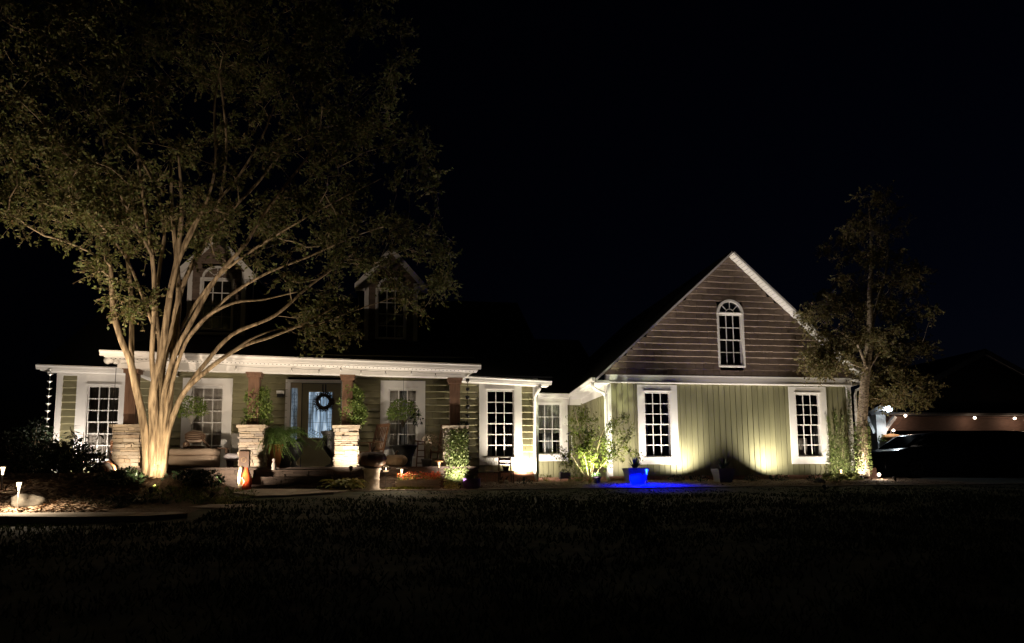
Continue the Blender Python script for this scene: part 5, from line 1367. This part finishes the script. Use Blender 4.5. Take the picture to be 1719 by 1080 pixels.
# low plants along the foundation
k_ = 0
for (px, Y, m_, n, r, lab) in ((915, 1.2, 'hosta', 60, .3, 'yellow-green low plant under the nook window'), (968, .2, 'shrub', 60, .25, 'low green plant left of the maple foot'),
                   (1135, -.75, 'darkleaf', 60, .2, 'dark low plant left of the first wall uplight'), (1175, -1.0, 'darkleaf', 50, .2, 'dark low plant left of the second agave planter'),
                   (1262, -.9, 'darkleaf', 50, .2, 'dark low plant right of the second agave planter'), (1310, -1.0, 'darkleaf', 60, .22, 'dark low plant below the wall between the gable windows'),
                   (1372, -1.2, 'darkleaf', 70, .25, 'dark twiggy plant below the second gable window'), (760, -3.0, 'hosta', 40, .15, 'small leafy plant at the foot of the ivy pillar'),
                   (880, -1.3, 'darkleaf', 40, .2, 'dark low plant before the brick corner'), (540, -3.05, 'fern', 30, .12, 'small green plant at the right end of the steps')):
    c = gp_(px, Y); b = MB(); leafball(b, c+Vector((0, 0, .06)), r, n*3, .06, .025, .45, .8, .5)
    blades(b, c, n, r*.9, .012, r*.6, .6, .5, 3); tag(b.build('low_plant', m_), lab, 'plant')
# ================================================================== LEFT BED
def bush(px, py, Y, rpx, hpx, n, m_, label, nm='bush', L=.09, W=.045):
    c = V3(px, py, Y); e = 1203/(Y-CAMY); g = gz(c.x, Y); t = empty(nm, (c.x, Y, g-.02), label, 'bush')
    b = MB(); st = MB(); r = rpx/e; h = hpx/e
    for k in range(int(n/40)):
        v = rv(); p = c+Vector((v.x*r, v.y*r*.7, v.z*h)); p.z = max(p.z, g+.08)
        st.tube([(c.x+v.x*.1, Y, g-.02), ((c.x+p.x)/2, (Y+p.y)/2, (g+p.z)/2+.05), p], .006, 4, False); leafball(b, p, .17, 40, L, W, .8)
    st.build('stem', 'twig', t); b.build('foliage', m_, t); return t
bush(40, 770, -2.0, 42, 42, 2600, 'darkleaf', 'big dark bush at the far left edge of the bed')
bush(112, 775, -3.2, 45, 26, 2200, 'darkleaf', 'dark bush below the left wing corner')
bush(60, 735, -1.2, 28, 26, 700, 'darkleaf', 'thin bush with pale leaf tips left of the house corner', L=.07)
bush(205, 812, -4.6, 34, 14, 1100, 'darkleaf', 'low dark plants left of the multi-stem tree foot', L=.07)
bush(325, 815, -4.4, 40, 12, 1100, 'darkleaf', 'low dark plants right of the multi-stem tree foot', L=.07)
# large-leaf plant in front of the left window
c = V3(140, 785, -2.6); g = gz(c.x, -2.6); t = empty('broadleaf_plant', (c.x, -2.6, g), 'upright plant with big drooping leaves before the left wing window', 'plant')
b = MB(); st = MB()
for k in range(15):
    q = V3(rnd.uniform(112, 182), rnd.uniform(716, 765), -2.6+rnd.uniform(-.3, .3)); st.tube([(c.x, -2.6, g), ((c.x+q.x)/2, q.y, (g+q.z)/2+.05), q], .008, 5, False)
    for j in range(9):
        a = j*.72; d = Vector((math.cos(a), math.sin(a)*.5, rnd.uniform(-.45, .1))); b.leaf(q+d*.02-Vector((0, 0, j*.035)), d, (0, 0, 1), rnd.uniform(.13, .2), rnd.uniform(.05, .075))
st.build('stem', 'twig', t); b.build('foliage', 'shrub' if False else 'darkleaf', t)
# groundcover in the lit area right of the tree
for (px, py, Y, m_, nb, lab) in ((350, 832, -4.9, 'hosta', 170, 'yellow strappy groundcover lit right of the multi-stem tree'), (385, 822, -4.0, 'ivy', 160, 'pale grassy clump in front of the red vase'), (300, 828, -5.2, 'shrub', 130, 'green grassy clump before the multi-stem tree foot'), (240, 832, -5.4, 'darkleaf', 160, 'dark grassy mound before the multi-stem tree foot'), (170, 840, -5.8, 'darkleaf', 160, 'dark grassy mound between pale rock and tree')):
    b = MB(); X0 = FX(px, Y, 820)
    for k in range(nb//3):
        x = X0+rnd.uniform(-.5, .5); y = Y+rnd.uniform(-.4, .4); blades(b, (x, y, gz(x, y)-.01), 14, .24, .016, .05, .9, .9, 4)
    tag(b.build('grass_clump', m_), lab, 'groundcover')
# rocks
def rock(px, py, Y, rx, ry, rz, label):
    c = V3(px, py, Y); z = gz(c.x, Y); b = MB(); b.ball((0, 0, 0), 1, 22); vs = []
    for v in b.v:
        f_ = 1+rnd.uniform(-.035, .035)+.12*math.sin(v[0]*3+px)+.1*math.sin(v[1]*4+v[2]*3)+.05*math.sin(v[0]*9+v[2]*7); vs.append((c.x+v[0]*rx*f_, Y+v[1]*ry*f_, z+v[2]*rz*f_+rz*.35))
    b.v = vs; tag(b.build('rock', 'rock', None, True), label, 'rock', 'field rocks in the beds')
rock(48, 838, -5.9, .24, .18, .16, 'pale rock behind the slim glowing path lamp')
rock(1376, 812, -1.9, .16, .12, .07, 'grey rock left of the variegated hostas')
rock(205, 800, -3.4, .15, .12, .1, 'rock at the foot of the first stone pillar')
# brick pier
p = V3(1460, 795, -.2); b = MB(); brickrun(p.x-.14, p.x+.14, .12, .5, -.3, b); tag(b.build('brick_pier', 'brick'), 'small brick pier right of the peeling-bark tree foot', 'brick pier')

# ================================================================== CAR
CYn = 3.3
def cp(px, py): return P(px, py, CYn+.9)
prof = [cp(1458, 800), cp(1455, 782), cp(1459, 763), cp(1478, 757.5), cp(1499, 753), cp(1560, 750), cp(1640, 749), cp(1722, 749), cp(1732, 765), cp(1733, 790), cp(1730, 803)]
t = empty('parked_suv', ((prof[0][0]+prof[-1][0])/2, CYn+.95, .17), 'black sport utility vehicle parked right of the house', 'car')
def loft(mb, poly, ys):    # ys: list of (y, scale toward centre, zdrop)
    n = len(poly); cx = sum(p[0] for p in poly)/n; cz = sum(p[1] for p in poly)/n; b0 = len(mb.v)
    for (y, s, zs) in ys: mb.v += [(cx+(p[0]-cx)*s, y, cz+(p[1]-cz)*zs) for p in poly]
    for i in range(len(ys)-1):
        for k in range(n): q = b0+i*n; mb.f.append((q+k, q+(k+1) % n, q+n+(k+1) % n, q+n+k))
    mb.f.append(tuple(range(b0+n-1, b0-1, -1))); q = b0+(len(ys)-1)*n; mb.f.append(tuple(range(q, q+n)))
b = MB(); loft(b, prof, [(CYn, .97, .88), (CYn+.06, .99, .97), (CYn+.15, 1, 1), (CYn+1.75, 1, 1), (CYn+1.84, .99, .97), (CYn+1.9, .97, .88)]); body = b.build('body', 'carpaint', t, True)
gh = [cp(1499, 753), cp(1513, 742), cp(1528, 731), cp(1545, 728), cp(1600, 725.5), cp(1660, 725), cp(1712, 728), cp(1722, 749)]
b = MB(); loft(b, gh, [(CYn+.12, .97, .93), (CYn+.2, .985, .99), (CYn+.3, 1, 1), (CYn+1.6, 1, 1), (CYn+1.7, .985, .99), (CYn+1.78, .97, .93)]); b.build('cabin', 'carpaint', t, True)
for a in ([cp(1512, 750), cp(1531, 734), cp(1567, 731), cp(1567, 749)], [cp(1572, 749), cp(1572, 731), cp(1625, 730), cp(1625, 748)], [cp(1630, 748), cp(1630, 730), cp(1695, 731), cp(1705, 748)]):
    b = MB(); b.ext(a, CYn+.105, CYn+.13); b.build('side_window', 'carglass', t)
w0, w1 = cp(1501, 750.5), cp(1527, 731.5)
b = MB(); b.hexa([(w0[0]-.02, CYn+.3, w0[1]), (w0[0]-.02, CYn+1.6, w0[1]), (w0[0]+.03, CYn+1.6, w0[1]), (w0[0]+.03, CYn+.3, w0[1]), (w1[0]-.03, CYn+.35, w1[1]), (w1[0]-.03, CYn+1.55, w1[1]), (w1[0]+.03, CYn+1.55, w1[1]), (w1[0]+.03, CYn+.35, w1[1])]); b.build('windshield', 'carglass', t)
for wx_ in (cp(1508, 790)[0], cp(1683, 790)[0]):
    for yy in (CYn-.01, CYn+1.68):
        b = MB(); R_ = .36; prof_w = []
        n = 28
        for k in range(n): 
            a = 2*math.pi*k/n; prof_w.append((wx_+R_*math.cos(a), .17+R_+R_*math.sin(a)))
        b.ext(prof_w, yy, yy+.23); wh = b.build('wheel', 'tyre', t)
        b = MB(); yf = yy-.012 if yy < CYn+.5 else yy+.232
        for k in range(6): a = k*math.pi/3; b.bar((wx_, yf, .17+R_), (wx_+.23*math.cos(a), yf, .17+R_+.23*math.sin(a)), .02, .05)
        torus(b, (wx_, yf, .17+R_), .235, .015, 20, 5); b.build('rim', 'chrome', wh)
h0 = cp(1459, 772); b = MB(); b.hexa([(h0[0]-.02, CYn+.06, h0[1]-.07), (h0[0]+.3, CYn-.006, h0[1]-.05), (h0[0]+.3, CYn+.1, h0[1]-.05), (h0[0]-.02, CYn+.35, h0[1]-.07), (h0[0]-.0, CYn+.06, h0[1]+.05), (h0[0]+.28, CYn-.004, h0[1]+.06), (h0[0]+.28, CYn+.1, h0[1]+.06), (h0[0]-.0, CYn+.35, h0[1]+.05)]); b.build('headlight', 'carglass', t)
for px in (1562, 1618): q = cp(px, 757); b = MB(); b.tube([(q[0]-.08, CYn-.03, q[1]), (q[0]+.08, CYn-.03, q[1])], .014, 6); b.build('door_handle', 'chrome', t)
q = cp(1520, 750); b = MB(); b.ball((q[0], CYn-.07, q[1]+.02), .1, 12, .8, .8, 1); b.build('mirror', 'carpaint', t, True)
q = cp(1727, 765); b = MB(); b.box(q[0]-.06, q[0]+.06, CYn-.004, CYn+.1, q[1]-.16, q[1]+.12); b.build('tail_light', 'chrome', t)

# ================================================================== PAVILION AND STRING LIGHTS
PYv = 7.5
def qp(px, py): return P(px, py, PYv)
pv = empty('pavilion', (qp(1645, 800)[0], PYv, .17), 'dark gabled pavilion with a pale post and brown beam boards behind the car', 'pavilion')
xa, xb = qp(1471.5, 715)[0], qp(1487.5, 715)[0]
MB().box(xa, xb, PYv, PYv+.36, .15, qp(1480, 694)[1]).build('post', 'postpale', pv)
MB().box(qp(1826, 700)[0]-.3, qp(1826, 700)[0]+.06, PYv, PYv+.36, .15, qp(1480, 694)[1]).build('post', 'postpale', pv)
a, c = qp(1489, 724), qp(1507, 699); MB().bar((a[0], PYv+.18, a[1]), (c[0], PYv+.18, c[1]), .14, .12).build('brace', 'postpale', pv)
a, c = qp(1471, 727), qp(1459, 699); MB().bar((a[0], PYv+.18, a[1]), (c[0], PYv+.18, c[1]), .14, .12).build('brace', 'postpale', pv)
ap = qp(1645, 589); el, er = qp(1450, 697), qp(1840, 699)
b = MB(); b.hexa([(xb+.1, PYv+.4, qp(1500, 722)[1]), (er[0]-.3, PYv+.4, qp(1700, 722)[1]), (er[0]-.3, PYv+.5, qp(1700, 722)[1]), (xb+.1, PYv+.5, qp(1500, 722)[1]), (xb+.1, PYv+.4, qp(1500, 697.5)[1]), (er[0]-.3, PYv+.4, qp(1700, 697.5)[1]), (er[0]-.3, PYv+.5, qp(1700, 697.5)[1]), (xb+.1, PYv+.5, qp(1500, 697.5)[1])]); b.build('beam', 'pavilion', pv)
b = MB(); b.box(el[0], er[0], PYv-.05, PYv+.4, qp(1600, 697)[1]+.01, qp(1600, 697)[1]+.09); b.build('eave_board', 'pot', pv)
b = MB(); roofslab(b, el[0], el[1]+.15, ap[0], ap[1]+.03, PYv-.3, PYv+5, .05); roofslab(b, ap[0], ap[1]+.03, er[0], er[1]+.15, PYv-.3, PYv+5, .05); b.build('roof', 'roof', pv)
b = MB(); roofslab(b, el[0], el[1]+.12, ap[0], ap[1], PYv-.34, PYv-.3, .2); roofslab(b, ap[0], ap[1], er[0], er[1]+.12, PYv-.34, PYv-.3, .2); b.build('rake_board', 'pot', pv)
b = MB(); b.ext([(el[0]+.3, el[1]+.1), (er[0]-.3, er[1]+.1), (ap[0], ap[1]-.25)], PYv+.1, PYv+.15); b.build('gable_wall', 'dark', pv)
MB().box(el[0]+1, er[0]-1, PYv+5, PYv+5.1, .15, el[1]).build('rear_wall', 'pavilion', pv)
lp = qp(1477, 688)
t = empty('pavilion_lamp', (lp[0], PYv-.2, lp[1]-.1), 'dazzling cool white lamp on top of the pale pavilion post', 'lamp')
b = MB(); b.ball((lp[0]-.02, PYv-.5, lp[1]-.02), .17, 14, .7, 1.25, .6); b.build('bulb', 'coolE', t, True)
b = MB(); b.box(lp[0]-.10, lp[0]+.10, PYv-.46, PYv+.02, lp[1]-.03, lp[1]+.12); b.build('bracket', 'black', t)
light('lamp', 'SPOT', (lp[0]-.1, PYv-.75, lp[1]+.0), (lp[0]+.2, PYv-1.6, 0), 15, (.8, .92, 1), t, .08, 150, .4)
t = empty('pavilion_string_lights', (qp(1600, 700)[0], PYv-.1, qp(1600, 700)[1]-.3), 'string of small glowing bulbs along the pavilion beam', 'string lights')
prev = None; b2 = MB()
for (px, py) in ((1497, 723), (1517, 698.5), (1633, 702), (1700, 703), (1719, 706)):
    q = qp(px, py); p = Vector((q[0], PYv-.1, q[1])); b = MB(); b.ball(p, .055, 10); b.build('bulb', 'bulbE', t, True)
    light('lamp', 'POINT', p+Vector((0, -.02, -.09)), None, .8, (1, .7, .5), t, .04)
    if prev is not None: b2.tube([prev, (prev+p)/2-Vector((0, 0, .03)), p], .006, 4)
    prev = p
b2.build('wire', 'lead', t)
q = qp(1489, 737); c = Vector((q[0], PYv-.25, q[1]))
t = empty('coco_basket', c-Vector((0, 0, .15)), 'orange-brown hanging basket in front of the pale pavilion post', 'hanging basket')
b = MB(); b.lathe([(.03, -.17), (.22, -.12), (.36, .02), (.37, .05), (.3, .14), (.1, .18), (.01, .19)], c, 22); b.build('basket', 'orange', t, True)
b = MB(); leafball(b, c+Vector((-.38, 0, 0)), .13, 90, .08, .05); b.build('foliage', 'maple', t)
b = MB(); b.tube([c+Vector((0, 0, .18)), (c.x, PYv-.2, qp(1489, 697)[1])], .008, 4); b.build('hanger', 'lead', t)

# ================================================================== GROUND DETAIL
r2 = random.Random(11)
def scatter_chips(name, regions, label=None):
    b = MB()
    for (x0, x1, y0, y1, n, s) in regions:
        for i in range(n):
            x, y = r2.uniform(x0, x1), r2.uniform(y0, y1)
            if not in_bed(x, y): continue
            z = gz(x, y)+.02; a = r2.uniform(0, 6.28); L, W = s*r2.uniform(.5, 1.4), s*.35*r2.uniform(.5, 1.2)
            d = Vector((math.cos(a), math.sin(a), r2.uniform(-.15, .35)))*L/2; e = Vector((-math.sin(a), math.cos(a), r2.uniform(-.2, .2)))*W/2; c = Vector((x, y, z+.012))
            k = len(b.v); b.v += [tuple(c-d-e), tuple(c+d-e), tuple(c+d+e), tuple(c-d+e)]; b.f.append((k, k+1, k+2, k+3))
    kind(b.build(name, 'chips'), 'stuff')
scatter_chips('mulch_chips', [(-11, -4.5, -6.9, -3.0, 16000, .11), (-1.4, 3.7, -3.0, -.1, 5000, .05), (3.7, 14, -3.0, -.1, 9000, .05), (-8, -3.2, -4, -2.6, 2500, .05)])
b = MB()
for i in range(90000):
    d = 3.5+13.5*r2.random()**.8; x = r2.uniform(-.78, 1.15)*d; y = CAMY+d
    if y > -3.62 or (x < -3.0 and in_bed(x, y)) or (x < -2.9 and -7.8 < y < -3) or (x < -.7 and y > -4.7): continue
    if math.sin(x*1.7+math.sin(y*1.3)*2)*math.sin(y*2.1+math.sin(x*.9)*2) < r2.uniform(-1.2, .5): continue
    z = gz(x, y); h = r2.uniform(.03, .075)*(.45 if y > -5 else 1); a = r2.uniform(0, 6.28); w_ = .004+.0009*d; k = len(b.v); lx_, ly_ = r2.gauss(0, .03), r2.gauss(0, .03)
    b.v += [(x-math.cos(a)*w_, y-math.sin(a)*w_, z-.005), (x+math.cos(a)*w_, y+math.sin(a)*w_, z-.005), (x+lx_, y+ly_, z+h)]; b.f.append((k, k+1, k+2))
kind(b.build('grass', 'grass'), 'stuff')
b = MB()
for i in range(260):
    d = 5+11*r2.random(); x = r2.uniform(-.5, .9)*d; y = CAMY+d
    if y > -3.7: continue
    b.leaf((x, y, gz(x, y)+.05), (r2.uniform(-1, 1), r2.uniform(-1, 1), .2), (0, 0, 1), .06, .035)
kind(b.build('fallen_leaves', 'leaf'), 'stuff')
